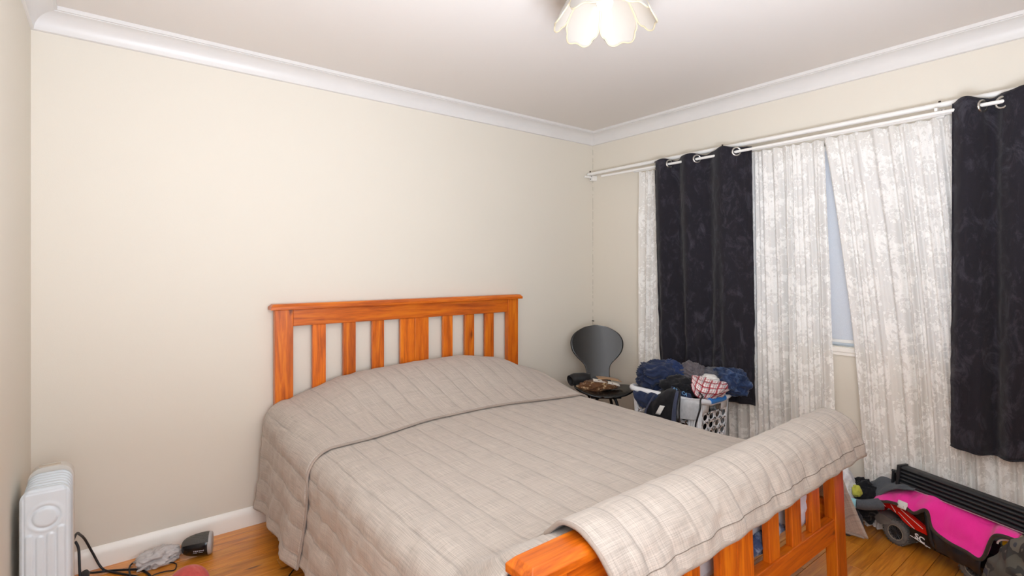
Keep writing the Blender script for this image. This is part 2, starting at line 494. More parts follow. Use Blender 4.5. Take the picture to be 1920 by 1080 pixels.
# side rails and footboard (the footboard leans a little towards the head and is slightly askew)
box('side_rail', (BL+0.02, -2.085, 0.27), (BL+0.045, -0.058, 0.40), M_BY, bed)
box('side_rail', (BR-0.045, -2.085, 0.27), (BR-0.02, -0.058, 0.40), M_BY, bed)
def FB(p):
    lean = 0.045*(p.z-0.35)
    ask = 0.020*(p.x-BL)/1.61
    return Vector((p.x-0.010*(0.35-p.z), p.y+lean+ask, p.z+0.010*(p.x-BL)/1.61*sstep(0.5, 0.7, p.z)-0.022*(p.x-BL-0.6)*(1-sstep(0.3, 0.6, p.z))*sstep(0.05, 0.3, p.z)))
FY0, FY1 = -2.140, -2.098
box('post', (BL, FY0, 0), (BL+0.09, FY1, 0.682), M_BZ, bed, xf=FB)
box('post', (BR-0.09, FY0, 0), (BR, FY1, 0.682), M_BZ, bed, xf=FB)
cap('cap_rail', (BL-0.024, -2.158, 0.6825), (BR+0.026, -2.070, 0.716), 0.016, M_BX, bed, xf=FB)
box('top_rail', (BL+0.0905, FY0+0.004, 0.595), (BR-0.0905, FY1-0.004, 0.682), M_BX, bed, xf=FB)
box('lower_rail', (BL+0.0905, FY0+0.004, 0.295), (BR-0.0905, FY1-0.004, 0.372), M_BX, bed, xf=FB)
for i, (a, b) in enumerate(SL):
    nm = 'center_board' if i in (3, 4) else 'slat'
    box(nm, (a, FY0+0.009, 0.372), (b, FY1-0.009, 0.595), M_BZ, bed, 0.002, xf=FB)
for k in range(3):
    yy = -0.5-0.6*k
    box('bed_slat', (BL+0.046, yy-0.04, 0.352), (BR-0.046, yy+0.04, 0.372), M_BX, bed, 0.002)
M_MATT = fabric('mattress_ticking', (205, 205, 208), 700, 0.05)
mt = box('mattress', (BL+0.05, -2.06, 0.373), (BR-0.05, -0.064, 0.545), M_MATT, bevel=0.035)
tag(mt, 'pale grey mattress seen between the footboard slats', 'mattress')
M_LILAC = fabric('lilac_towelling', (205, 204, 222), 500, 0.06)
M_BLUE = fabric('blue_sheet', (58, 74, 112), 700, 0.15, mottled=((150, 165, 190), 12, 0.45, 0.6))

# ------------------------------------------------------------------ quilt
def quilt_mat(name, c, swap=False, cross=0.30):
    t = NT(name); uv = t.coord('UV')
    w = t.n.new('ShaderNodeVectorMath'); w.operation = 'MULTIPLY_ADD'
    t.l.new(t.noise(uv, 6.0, 2, 0.5, 0, 1), w.inputs[0]); w.inputs[1].default_value = (0.014, 0.014, 0); t.l.new(uv, w.inputs[2])
    s = t.sep(w.outputs[0])
    U, V = s[0], s[1]
    # long stitch lines at constant U every 0.105 m
    du = t.math('ABSOLUTE', t.math('SUBTRACT', t.math('FRACT', t.math('DIVIDE', U, 0.105)), 0.5))
    line = t.ramp(du, [(0.0, (1, 1, 1)), (0.022, (0.55, 0.55, 0.55)), (0.05, (0, 0, 0))])
    gr = t.ramp(du, [(0.0, (0, 0, 0)), (0.10, (0.7, 0.7, 0.7)), (0.4, (1, 1, 1))])
    # short cross lines, staggered from strip to strip
    cell = t.math('FLOOR', t.math('ADD', t.math('DIVIDE', U, 0.105), 0.5))
    vo = t.math('ADD', t.math('DIVIDE', V, 0.27), t.math('MULTIPLY', cell, 0.37))
    dv = t.math('ABSOLUTE', t.math('SUBTRACT', t.math('FRACT', vo), 0.5))
    lv = t.ramp(dv, [(0.0, (1, 1, 1)), (0.010, (0.5, 0.5, 0.5)), (0.03, (0, 0, 0))])
    lines = t.math('MAXIMUM', line, t.math('MULTIPLY', lv, cross))
    breaks = t.ramp(t.noise(uv, 5.0, 2), [(0.35, (0.25, 0.25, 0.25)), (0.6, (1, 1, 1))])
    lines = t.math('MULTIPLY', lines, breaks)
    # fine ribbed weave
    wu = t.math('SINE', t.math('MULTIPLY', s[0], 2*PI/0.0042))
    wv = t.math('SINE', t.math('MULTIPLY', s[1], 2*PI/0.0042))
    slub = t.noise(t.mapping(uv, scale=(330, 9, 1)), 1.0, 3, 0.6)
    slub2 = t.noise(t.mapping(uv, scale=(9, 330, 1)), 1.0, 3, 0.6)
    f = t.math('ADD', t.math('ADD', t.math('MULTIPLY', slub, 0.55), t.math('MULTIPLY', slub2, 0.40)), t.math('MULTIPLY', t.math('ADD', wu, wv), 0.030))
    c0 = lin(c); lo = tuple(v*0.74 for v in c0[:3])+(1,); hi = tuple(min(1, v*1.24) for v in c0[:3])+(1,)
    col = t.ramp(f, [(0.32, lo), (0.62, hi)])
    col = t.mix(t.math('MULTIPLY', lines, 0.40), col, tuple(v*0.30 for v in c0[:3])+(1,))
    t.P(Base_Color=col, Roughness=0.75); t.b.inputs['Sheen Weight'].default_value = 0.2
    t.b.inputs['Specular IOR Level'].default_value = 0.25
    pk = t.noise(t.mapping(uv, scale=(14, 34, 1)), 1.0, 3, 0.55)
    h = t.math('ADD', t.math('SUBTRACT', gr, t.math('MULTIPLY', lv, cross*0.8)), t.math('ADD', t.math('MULTIPLY', pk, 0.8), t.math('MULTIPLY', f, 0.12)))
    t.bump(h, 0.40, 0.005)
    return t.m
M_QUILT = quilt_mat('quilt_fabric', (182, 171, 161))
M_HEM = fabric('quilt_binding', (164, 150, 139), 900, 0.08)
M_SEAM = plain('seam_thread', (122, 110, 100), 0.9)  # dark thread of the stitched line above the foot hem
RIDX = [-2.46, -2.38, -2.25, -2.11, -1.96, -1.63, -1.37, -1.12, -0.92, -0.80, -0.70]
RIDZ = [0.560, 0.618, 0.664, 0.712, 0.732, 0.748, 0.752, 0.716, 0.640, 0.575, 0.545]
def qbase(x, y):
    b = lerp(0.566, 0.540, sstep(-1.6, -0.85, x))
    b += 0.010*math.cos(clamp((x+1.63)/0.8, -1, 1)*PI/2)
    b += 0.022*sstep(-1.55, -1.98, y)*sstep(-1.5, -0.9, x)
    b += 0.006*nz((x, y, 0), 1.7, 2.0)
    b += 0.128*sstep(-1.80, -2.06, y)
    return b
def qtop(x, y):
    b = qbase(x, y)
    r = interp(RIDX, RIDZ, x)
    if y > -0.2: S = 1-0.16*((y+0.2)/0.15)**2
    else:
        t = clamp((-0.2-y)/0.55); S = 0.5*(1+math.cos(PI*t))
    return b+(r-b)*S
XLF, XRF, RC = -2.372, -0.886, 0.10
def qcross(s, y, hemL=0.125, hemR=0.20, off=0.0):
    """s in 0..1 across the quilt at station y; returns point and cloth coordinate"""
    zl = qtop(XLF, y); zr = qtop(XRF, y)
    la = max(0.1, zl-RC-hemL); ca = RC*PI/2; tp = XRF-XLF; ra = max(0.1, zr-RC-hemR)
    # fixed fractions so that rows line up
    fr = [0.25, 0.33, 0.80, 0.87, 1.0]
    R = RC+off
    if s < fr[0]:
        t = s/fr[0]; a = t*la
        z = hemL+a
        k = 1-t
        fl = 0.030*k*k+0.010*math.sin(y*9+1.0)*k+0.012*math.sin(y*21+2)*k
        return Vector((XLF-R-fl, y, z)), a
    if s < fr[1]:
        t = (s-fr[0])/(fr[1]-fr[0]); th = t*PI/2
        zc = zl-RC
        return Vector((XLF-R*math.cos(th), y, zc+R*math.sin(th))), la+t*ca
    if s < fr[2]:
        t = (s-fr[1])/(fr[2]-fr[1]); x = XLF+tp*t
        return Vector((x, y, qtop(x, y)+off)), la+ca+t*tp
    if s < fr[3]:
        t = (s-fr[2])/(fr[3]-fr[2]); th = t*PI/2
        return Vector((XRF+R*math.sin(th), y, zr-RC+R*math.cos(th))), la+ca+tp+t*ca
    t = (s-fr[3])/(fr[4]-fr[3]); a = t*ra
    g = sstep(-1.75, -2.04, y)
    fl = 0.03*t*t+(0.13*t)*g+0.012*math.sin(y*13)*t
    return Vector((XRF+R+fl, y-0.09*t*g, zr-RC-a)), la+2*ca+tp+a
def puff(U, V, p, k=1.0):
    a = abs(math.sin(PI*(U/0.105+0.5)))**0.7
    return k*(0.0022*a+0.0020*nz((U, V, 0), 16, 1)+0.0016*nz((U*0.7, V, 2), 34, 4))
quilt = thing('quilt', (-1.628, -1.0, 0.1), 'taupe quilted bedspread over the bed, folded back at the pillows and hung over the footboard', 'bedspread')
NSX = 250
def quilt_part(name, y0, y1, ny, off, hemL, hemR, edge=None, smin=0.0, smax=1.0):
    P = []; UVs = []
    for j in range(ny):
        row = []; ru = []
        for i in range(NSX):
            s = lerp(smin, smax, i/(NSX-1))
            ye = y1 if edge is None else edge(s)
            yy = lerp(y0, ye, j/(ny-1))
            p, a = qcross(s, yy, hemL, hemR, off)
            row.append(p); ru.append((a, -yy))
        P.append(row); UVs.append(ru)
    def dsp(j, i, p):
        s = lerp(smin, smax, i/(NSX-1))
        side = 1.0+1.6*(1-sstep(0.22, 0.36, s))
        wr = 0.0
        if s < 0.3: wr = 0.006*math.sin(UVs[j][i][1]*34+3*nz(p, 3, 1))*nz(p, 4, 8)
        return puff(UVs[j][i][0], UVs[j][i][1], p, side)+wr
    return surf(name, P, M_QUILT, quilt, uv=lambda j, i: UVs[j][i], disp=lambda j, i, p: dsp(j, i, p), solid=0.007), P
q1, P1 = quilt_part('cover', -0.066, -2.050, 150, 0.0, 0.115, 0.20)
fedge = lambda s: lerp(-0.745, lerp(-0.79, -0.715, sstep(0.36, 0.5, s)), sstep(0.0, 0.24, s))
q2, P2 = quilt_part('fold_back', -0.062, -0.72, 60, 0.014, 0.105, 0.22, edge=fedge)
# bound hems
tube('hem', [p+Vector((-0.002, 0, 0)) for p in [P1[j][0] for j in range(0, 150, 2)]], 0.0065, M_HEM, quilt)
tube('hem', [P1[j][-1] for j in range(0, 150, 2)], 0.0065, M_HEM, quilt)
tube('hem', [P2[j][0] for j in range(60)], 0.0065, M_HEM, quilt)
tube('hem', P2[-1], 0.0060, M_HEM, quilt)
# foot end going up over the footboard cap and hanging outside
def foot_path(x):
    k = (x-BL)/1.61; dy = 0.018*k; dz = 0.012*k
    zb = qtop(x, -1.75)
    pts = [(-1.90, qtop(x, -1.90)-0.012), (-1.955, qtop(x, -1.955)-0.001), (-2.005, qtop(x, -2.005)+0.012), (-2.045+dy, 0.728+dz), (-2.080+dy, 0.738+dz), (-2.118+dy, 0.735+dz), (-2.150+dy, 0.713+dz), (-2.168+dy, 0.675+dz), (-2.178+dy, 0.635+dz), (-2.186+dy, 0.592+dz)]
    return smooth_path([Vector((x, a, b)) for a, b in pts], 9)
NX = 190; FP_ = []; FUV = []
for i in range(NX):
    t = i/(NX-1)
    pth = foot_path(lerp(-2.285, -0.838, t)); n = len(pth); row = []; ru = []; acc = 0.0
    for j, p in enumerate(pth):
        e = sstep(0.55, 1.0, j/(n-1))
        q = p.copy()
        q.x += lerp(0.035, 0.018, t)*e
        q.y -= 0.005*math.sin(q.x*38+2*nz(q, 3, 5))*e*(0.4+0.6*abs(nz(q, 6, 2)))
        q.y -= 0.012*e
        if j: acc += (pth[j]-pth[j-1]).length
        row.append(q); ru.append((lerp(-2.285, -0.838, t)-XLF+0.3295+0.157, 1.90+acc))
    FP_.append(row); FUV.append(ru)
def fdisp(i, j, p):
    e = sstep(0.5, 0.8, j/(len(FP_[0])-1))
    return -(puff(FUV[i][j][0], FUV[i][j][1], p, 0.8+1.2*e)+e*0.0045*ridge((p[0], p[1]*0.3, p[2]*0.45), 22, 3))
surf('foot_overhang', FP_, M_QUILT, quilt, uv=lambda i, j: FUV[i][j], disp=fdisp, solid=0.008)
tube('hem', [r[-1]+Vector((0, -0.003, 0)) for r in FP_], 0.0085, M_HEM, quilt)
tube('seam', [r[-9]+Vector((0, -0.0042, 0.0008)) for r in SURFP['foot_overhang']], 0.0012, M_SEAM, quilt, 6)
tube('hem', FP_[0][16:], 0.006, M_HEM, quilt)
tube('hem', FP_[-1][16:], 0.006, M_HEM, quilt)
tag(garment('towel', (-1.105, -2.060, 0.455), (0.075, 0.030, 0.082), M_LILAC, 'crumpled lilac towel bulging between the footboard slats', 'towel', 3, amp=0.14, sub=4))
tag(garment('blue_sheet', (-1.42, -2.062, 0.405), (0.17, 0.026, 0.03), M_BLUE, 'blue and pale bed sheet tucked behind the footboard slats', 'sheet', 6, amp=0.2, sub=4))

# ------------------------------------------------------------------ curtain rails, blind, curtains
M_ROD = plain('white_rod_enamel', (240, 238, 234), 0.3, 0.015, 30)
M_SCREW = plain('dark_screw', (60, 50, 42), 0.5, metallic=0.6)
M_STEEL = plain('brushed_eyelet_metal', (205, 203, 198), 0.28, 0.05, 60, metallic=1.0)
rail = thing('curtain_rail', (-0.04, -1.6, 2.03), 'upper white curtain rail running above the window from the corner', 'curtain rail')
m = MB(); m.tube([(-0.062, -0.008, 2.069), (-0.062, -3.22, 2.078)], 0.0125, 12); m.build('rail', M_ROD, rail, angle=40)
for yb in (-0.03, -1.165, -2.245):
    m = MB(); m.box((-0.052, yb-0.016, 2.018), (-0.0005, yb+0.016, 2.058)); m.box((-0.125, yb-0.006, 2.036), (-0.0005, yb+0.006, 2.050))
    br = m.build('bracket', M_ROD, rail, smooth=False, bevel=0.0015)
    for dz, dy in ((2.050, -0.006), (2.030, 0.004)):
        tube('screw', [(-0.0545, yb+dy, dz), (-0.0515, yb+dy, dz)], 0.004, M_SCREW, br, 8)
    tube('screw', [(-0.062, yb, 2.083), (-0.062, yb, 2.094)], 0.005, M_SCREW, br, 8)
RODX, RODZ = -0.118, 2.021
tag(tube('curtain_rod', [(RODX, -0.205, RODZ+0.002), (RODX, -1.2, RODZ-0.002), (RODX, -2.2, RODZ+0.006), (RODX, -3.2, RODZ)], 0.0085, M_ROD, None, 14), 'thin white rod threaded through the black curtain eyelets', 'curtain rod')
tag(tube('lace_rod', [(-0.058, -0.47, 2.026), (-0.058, -3.2, 2.036)], 0.0085, M_ROD, None, 12), 'white rod carrying the lace curtains close to the wall', 'curtain rod')
def blind_mat():
    t = NT('blind_fabric'); co = t.coord(); f = t.noise(co, 260, 2)
    t.n.remove(t.b)
    d = t.n.new('ShaderNodeBsdfDiffuse'); tr = t.n.new('ShaderNodeBsdfTranslucent'); mx = t.n.new('ShaderNodeMixShader')
    c = t.ramp(f, [(0.3, lin((226, 229, 234))), (0.7, lin((234, 237, 242)))])
    t.l.new(c, d.inputs[0]); t.l.new(c, tr.inputs[0]); mx.inputs[0].default_value = 0.25
    t.l.new(d.outputs[0], mx.inputs[1]); t.l.new(tr.outputs[0], mx.inputs[2]); t.l.new(mx.outputs[0], t.out.inputs[0])
    return t.m
M_BLIND = blind_mat()
bl = thing('roller_blind', (0.03, -1.78, 0.9), 'white roller blind pulled down behind the lace curtains', 'blind')
box('blind_fabric', (0.029, WY0+0.02, 0.930), (0.031, WY1-0.02, 1.965), M_BLIND, bl, 0)
box('bottom_bar', (0.024, WY0+0.02, 0.912), (0.036, WY1-0.02, 0.930), M_ROD, bl, 0.003)
tube('roller', [(0.042, WY0+0.02, 1.98), (0.042, WY1-0.02, 1.98)], 0.02, M_ROD, bl, 14)

def lace_mat():
    t = NT('lace'); uv = t.coord('UV'); s = t.sep(uv)
    cw, ch = 0.30, 0.44
    uc = t.math('DIVIDE', s[0], cw); col_i = t.math('FLOOR', uc)
    mu = t.math('ABSOLUTE', t.math('SUBTRACT', t.math('FRACT', uc), 0.5))           # mirrored 0..0.5
    vv = t.math('FRACT', t.math('ADD', t.math('DIVIDE', s[1], ch), t.math('MULTIPLY', t.math('FRACT', t.math('MULTIPLY', col_i, 0.5)), 1.0)))
    P = t.comb(t.math('MULTIPLY', mu, 1.0), t.math('MULTIPLY', vv, 1.45), 3.1)
    n1 = t.noise(P, 5.2, 2, 0.55, 1.6)
    n2 = t.noise(P, 15.0, 3, 0.6, 1.2)
    # medallion: leaf shapes radiating from two centres of each repeat
    def medal(cx, cyy, rx, ry, k):
        dx = t.math('DIVIDE', t.math('SUBTRACT', mu, cx), rx); dy = t.math('DIVIDE', t.math('SUBTRACT', vv, cyy), ry)
        r = t.math('SQRT', t.math('ADD', t.math('MULTIPLY', dx, dx), t.math('MULTIPLY', dy, dy)))
        a = t.math('ARCTAN2', dy, dx)
        lob = t.math('MULTIPLY', t.math('SINE', t.math('MULTIPLY', a, k)), 0.28)
        return t.math('SUBTRACT', t.math('ADD', 1.0, lob), r)
    m1 = medal(0.0, 0.30, 0.30, 0.26, 7.0); m2 = medal(0.5, 0.80, 0.26, 0.24, 9.0); m3 = medal(0.12, 0.72, 0.15, 0.13, 5.0)
    md = t.math('MAXIMUM', t.math('MAXIMUM', m1, m2), m3)
    f = t.math('ADD', t.math('MULTIPLY', md, 0.55), t.math('MULTIPLY', t.math('SUBTRACT', t.math('ADD', n1, t.math('MULTIPLY', n2, 0.9)), 0.95), 1.9))
    pat = t.ramp(f, [(0.02, (0, 0, 0)), (0.16, (1, 1, 1))])
    veins = t.ramp(t.math('ABSOLUTE', t.math('SUBTRACT', n2, 0.5)), [(0.0, (0, 0, 0)), (0.05, (1, 1, 1))])
    pat = t.math('MULTIPLY', pat, t.math('ADD', 0.55, t.math('MULTIPLY', veins, 0.45)))
    net = t.noise(uv, 700, 1)
    opac = t.math('ADD', t.math('ADD', 0.84, t.math('MULTIPLY', pat, 0.16)), t.math('MULTIPLY', t.math('SUBTRACT', net, 0.5), 0.25), clamp=True)
    t.n.remove(t.b)
    c = t.mix(pat, lin((243, 240, 235)), lin((252, 250, 246)))
    d = t.n.new('ShaderNodeBsdfDiffuse'); t.l.new(c, d.inputs[0])
    bp = t.n.new('ShaderNodeBump'); bp.inputs['Strength'].default_value = 0.35; bp.inputs['Distance'].default_value = 0.004; t.l.new(pat, bp.inputs['Height']); t.l.new(bp.outputs[0], d.inputs['Normal'])
    tl = t.n.new('ShaderNodeBsdfTranslucent'); t.l.new(c, tl.inputs[0])
    mx = t.n.new('ShaderNodeMixShader'); mx.inputs[0].default_value = 0.12; t.l.new(d.outputs[0], mx.inputs[1]); t.l.new(tl.outputs[0], mx.inputs[2])
    tp = t.n.new('ShaderNodeBsdfTransparent')
    m2_ = t.n.new('ShaderNodeMixShader'); t.l.new(opac, m2_.inputs[0]); t.l.new(tp.outputs[0], m2_.inputs[1]); t.l.new(mx.outputs[0], m2_.inputs[2])
    t.l.new(m2_.outputs[0], t.out.inputs[0])
    return t.m
M_LACE = lace_mat()
def lace(name, left, right, ztop, zbot, label, seed, fullness=1.75, nf=22):
    """left(t), right(t): y of the two edges at t = 0 (top) .. 1 (hem)"""
    nu, nv = 260, 90; P = []; U = []
    for j in range(nv):
        t = j/(nv-1); row = []; ru = []
        z = lerp(ztop, zbot, t)
        w = abs(left(t)-right(t)); amp = 0.010+0.012*sstep(0, 0.3, t)
        for i in range(nu):
            a = i/(nu-1)
            aw = a+0.010*math.sin(a*17+seed)+0.006*math.sin(a*41+t*1.5)
            y = lerp(left(t), right(t), clamp(aw))
            ph = 2*PI*nf*a+1.2*math.sin(a*9+seed)+0.5*t*math.sin(a*23)
            h = math.sin(ph)*(0.6+0.4*math.sin(a*31+seed*2))+0.35*math.sin(ph*2.3+t*2)
            x = -0.040-amp*h-0.012*t+0.006*nz((y, z, 0), 3, seed)
            if j == 0: zz = z+0.004*math.sin(ph*1.0)
            else: zz = z
            if t > 0.97: x -= 0.02*(t-0.97)/0.03
            row.append((min(x, -0.012), y, zz)); ru.append((a*w*fullness, z))
        P.append(row); U.append(ru)
    for r in U:
        pass
    W0 = abs(left(0)-right(0))*fullness
    o = surf(name, P, M_LACE, None, uv=lambda j, i: (i/(nu-1)*W0, U[j][i][1]), solid=0)
    return tag(o, label, 'curtain', 'white lace curtains')
lace('lace_curtain', lambda t: -0.495-0.0*t, lambda t: lerp(-1.752, -1.832, t**0.9), 2.016, 0.018, 'white lace curtain hanging behind the black curtain nearest the corner, straight edged', 1.0)
lace('lace_curtain', lambda t: -1.742-0.20*(1-(1-t)**1.6)+0.0, lambda t: -3.10, 2.022, 0.014, 'white lace curtain swept aside to bare the blind, beside the far black curtain', 4.0, nf=20)

def black_mat():
    t = NT('black_curtain_cloth'); co = t.coord()
    v = t.mapping(co, rot=(0.5, 0, 0), scale=(3, 6, 3))
    st = t.ramp(t.noise(v, 3.2, 8, 0.76, 0.7), [(0.50, (0, 0, 0)), (0.74, (1, 1, 1))])
    big = t.noise(co, 2.3, 3)
    fine = t.noise(co, 420, 2)
    base = t.mix(big, lin((24, 22, 26)), lin((36, 34, 42)))
    col = t.mix(t.math('MULTIPLY', st, 0.42), base, lin((104, 102, 114)))
    col = t.mix(t.math('MULTIPLY', fine, 0.35), col, lin((58, 54, 60)))
    t.P(Base_Color=col, Roughness=0.9); t.b.inputs['Sheen Weight'].default_value = 0.12; t.b.inputs['Specular IOR Level'].default_value = 0.15
    t.bump(t.math('ADD', fine, t.math('MULTIPLY', t.noise(co, 18, 4), 2.0)), 0.25, 0.004)
    return t.m
M_BLACKC = black_mat()
def eyelet_curtain(label, knots, y_end, ztop, hem, seed, taper, eyes):
    """cloth weaving in front of and behind the rod; knots are the stations where it crosses the rod"""
    c = thing('eyelet_curtain', (RODX, (knots[0]+y_end)/2, 0.52), label, 'curtain', 'black eyelet curtains')
    ks = list(knots)+[y_end]
    def wave(y):
        for i in range(len(ks)-1):
            if ks[i] >= y >= ks[i+1]:
                t = (ks[i]-y)/(ks[i]-ks[i+1])
                if i == len(ks)-2: return ((-1)**i)*math.sin(PI*min(t, 0.62))
                return ((-1)**i)*math.sin(PI*t)
        return 0
    nu, nv = 200, 100; P = []; U = []
    for j in range(nv):
        t = j/(nv-1); row = []
        for i in range(nu):
            a = i/(nu-1); y0 = lerp(ks[0]+0.006, y_end, a)
            h = wave(clamp(y0, y_end, ks[0]))
            amp = lerp(0.034, 0.033, sstep(0.0, 0.5, t))*(1-0.25*sstep(0.5, 1, t))
            w2 = 0.013*math.sin(a*46+seed+2.0*t)*sstep(0.25, 0.9, t)
            z = lerp(ztop+0.012*h*0.6+0.004*math.sin(a*40+seed), hem(a), t)
            y = y0+taper(a, t)
            wr = sstep(0.45, 0.8, t)*0.012*ridge((y*1.0+z*0.55, z*0.18+y*0.3, 0), 9, seed)
            x = RODX-amp*h-w2-wr+0.006*sstep(0.3, 1, t)
            row.append((min(x, -0.066), y, z)); 
        P.append(row)
    cl = surf('cloth', P, M_BLACKC, c, disp=lambda j, i, p: 0.003*nz(p, 28, seed), solid=0.003)
    # hem band at the foot
    tube('hem', [Vector(p)+Vector((-0.002, 0, 0.002)) for p in P[-1][::3]], 0.0035, M_BLACKC, c, 6)
    for (ye, d) in eyes:
        cx, cy = math.cos(d), math.sin(d)      # normal of the ring (in plan)
        ring = []
        for k in range(29):
            th = 2*PI*k/28
            ring.append(Vector((RODX, ye, RODZ))+Vector((-cy, cx, 0))*0.0235*math.cos(th)+Vector((0, 0, 1))*0.0235*math.sin(th))
        v, f = tube_geo(ring, 0.0055, 8, False)
        mesh('eyelet', v, f, M_STEEL, c)
    return c
eyelet_curtain('black eyelet curtain behind the laundry basket, nearest the corner', [-0.700, -0.812, -0.905, -1.020, -1.140, -1.285], -1.366, 2.052,
    lambda a: 0.545-0.045*a, 2.0, lambda a, t: lerp(-0.045, -0.022, a)*t, [(-0.706, 1.9), (-0.815, 1.25), (-1.022, 0.95), (-1.288, 0.78)])
eyelet_curtain('black eyelet curtain at the far end of the window, hanging over the ribbed panel', [-2.308, -2.404, -2.468, -2.585, -2.665, -2.775, -2.86], -2.95, 2.060,
    lambda a: 0.520-0.016*math.sin(PI*clamp(a*2.6))+0.01*a, 5.0, lambda a, t: 0.004*(1-a)*t, [(-2.404, 1.15), (-2.468, -0.40)])
# a nail in the corner above the chair
tag(tube('nail', [(-0.008, -0.0005, 0.886), (-0.008, -0.02, 0.886)], 0.004, M_SCREW, None, 8), 'small dark nail in the wall corner above the black chair', 'nail')

# ------------------------------------------------------------------ ceiling lamp
def petal_mat():
    t = NT('frosted_petal_glass'); t.n.remove(t.b)
    d = t.n.new('ShaderNodeBsdfDiffuse'); d.inputs[0].default_value = lin((196, 192, 187))
    tr = t.n.new('ShaderNodeBsdfTranslucent'); tr.inputs[0].default_value = lin((206, 198, 184))
    gl = t.n.new('ShaderNodeBsdfGlossy'); gl.inputs['Roughness'].default_value = 0.15
    m1 = t.n.new('ShaderNodeMixShader'); m1.inputs[0].default_value = 0.22; t.l.new(d.outputs[0], m1.inputs[1]); t.l.new(tr.outputs[0], m1.inputs[2])
    m2 = t.n.new('ShaderNodeMixShader'); m2.inputs[0].default_value = 0.04; t.l.new(m1.outputs[0], m2.inputs[1]); t.l.new(gl.outputs[0], m2.inputs[2])
    t.l.new(m2.outputs[0], t.out.inputs[0]); return t.m
M_PETAL = petal_mat()
M_EDGE = plain('cream_petal_edging', (196, 184, 156), 0.3, 0.03, 20)
M_BRASS = plain('brass', (196, 160, 90), 0.3, 0.05, 20, metallic=1.0)
def emit(name, c, s):
    t = NT(name); t.P(Base_Color=lin(c)); t.b.inputs['Emission Color'].default_value = lin(c); t.b.inputs['Emission Strength'].default_value = s; return t.m
M_BULB = emit('lit_bulb', (255, 240, 215), 3.5)
LC = Vector((-1.672, -1.632, 0))
lamp = thing('ceiling_lamp', (LC.x, LC.y, RZ), 'flower-shaped ceiling lamp with white frosted glass petals and a lit bulb', 'ceiling light')
lathe('canopy', [(0.070, 2.4), (0.070, 2.385), (0.060, 2.376), (0.048, 2.368), (0.030, 2.362)], M_BRASS, lamp, 32, at=LC)
lathe('lamp_holder', [(0.022, 2.362), (0.022, 2.338), (0.016, 2.330)], M_WHITE, lamp, 20, at=LC)
lathe('bulb', [(0.012, 2.330), (0.016, 2.322), (0.026, 2.308), (0.030, 2.292), (0.026, 2.276), (0.014, 2.266), (0.002, 2.264)], M_BULB, lamp, 20, at=LC)
def petal(th0):
    def pt(u, v):
        hw = lerp(0.55, 1.0, sstep(0.0, 0.28, v))*math.sqrt(max(0.05, 1-0.46*(max(0, v-0.62)/0.38)**3.2))
        drop = v*(1+0.050*(1-math.cos(2*PI*u))/2)-0.09*v**6*abs(u)**9
        r = 0.050+0.125*clamp(drop, 0, 1.2)**0.72
        th = th0+u*hw*math.radians(29.3)
        bulge = 0.008*math.cos(u*PI/2)
        return LC+Vector(((r+bulge)*math.cos(th), (r+bulge)*math.sin(th), 2.372-0.158*drop+0.012*math.sin(PI*clamp(drop))))
    P = [[pt(-1+2*i/20, j/20) for i in range(21)] for j in range(21)]
    o = surf('petal', P, M_PETAL, lamp, solid=0.003)
    rim = [P[j][0] for j in range(20)]+[P[20][i] for i in range(21)]+[P[j][20] for j in range(19, -1, -1)]
    v, f = tube_geo(rim, 0.0032, 8); mesh('edging', v, f, M_EDGE, o)
for k in range(6): petal(math.radians(-130+30+60*k))

# ------------------------------------------------------------------ black bent-ply chair in the corner
M_PLY = plain('black_lacquered_ply', (13, 13, 15), 0.25, 0.15, 90, 0.03, spec=0.6)
M_BLKMET = plain('black_metal', (24, 24, 26), 0.4, 0.1, 40, metallic=0.3)
CF = Vector((-0.6142, -0.7892, 0)); CS = Vector((0.7892, -0.6142, 0))     # chair faces the bed corner; its sideways axis
CO = Vector((-0.338, -0.379, 0))
chair = thing('chair', (CO.x, CO.y, 0), 'black moulded plywood chair with a round keyhole back in the corner', 'chair')
def chair_pt(a, f, z): return CO+CS*a+CF*f+Vector((0, 0, z))
prof = []   # (forward, z, half width) from the top of the back to the front of the seat
bk = [(0.00, 0.010), (0.03, 0.075), (0.08, 0.120), (0.16, 0.165), (0.27, 0.190), (0.38, 0.193), (0.50, 0.180), (0.62, 0.146), (0.72, 0.108), (0.80, 0.090), (0.90, 0.084), (1.0, 0.085)]
for (t, w) in bk:
    z = lerp(0.890, 0.520, t); f = -0.155+0.085*t+0.03*t*t
    prof.append((f, z, w))
prof += [(-0.020, 0.494, 0.088), (0.004, 0.480, 0.098), (0.036, 0.474, 0.122), (0.09, 0.472, 0.170), (0.155, 0.474, 0.196), (0.215, 0.477, 0.202), (0.27, 0.478, 0.192), (0.31, 0.476, 0.160), (0.334, 0.472, 0.108), (0.344, 0.469, 0.02)]
ctrl = []
for (f, z, w) in prof:
    row = []
    for k in range(9):
        u = -1+2*k/8; a = w*u
        if z > 0.51: ff = f+0.030*(u*u)*(w/0.19)**2; zz = z
        else: ff = f; zz = z+0.034*(u*u)*(w/0.2)**2
        row.append(chair_pt(a, ff, zz))
    ctrl.append(row)
surf('shell', crgrid(ctrl, 110, 25), M_PLY, chair, solid=0.011)
m = MB(); 
v = [chair_pt(a, f, z) for z in (0.450, 0.464) for (a, f) in ((-0.10, 0.06), (0.10, 0.06), (0.10, 0.28), (-0.10, 0.28))]
mesh('seat_plate', v, BF, M_BLKMET, chair, smooth=False)
for sa in (-1, 1):
    for sf in (-1, 1):
        f0 = 0.17+sf*0.09; f1 = 0.13+sf*0.18
        tube('leg', smooth_path([chair_pt(sa*0.05, f0, 0.452), chair_pt(sa*0.075, (f0+f1)/2, 0.40), chair_pt(sa*0.17, f1, 0.0)], 6), 0.010, M_BLKMET, chair, 10)
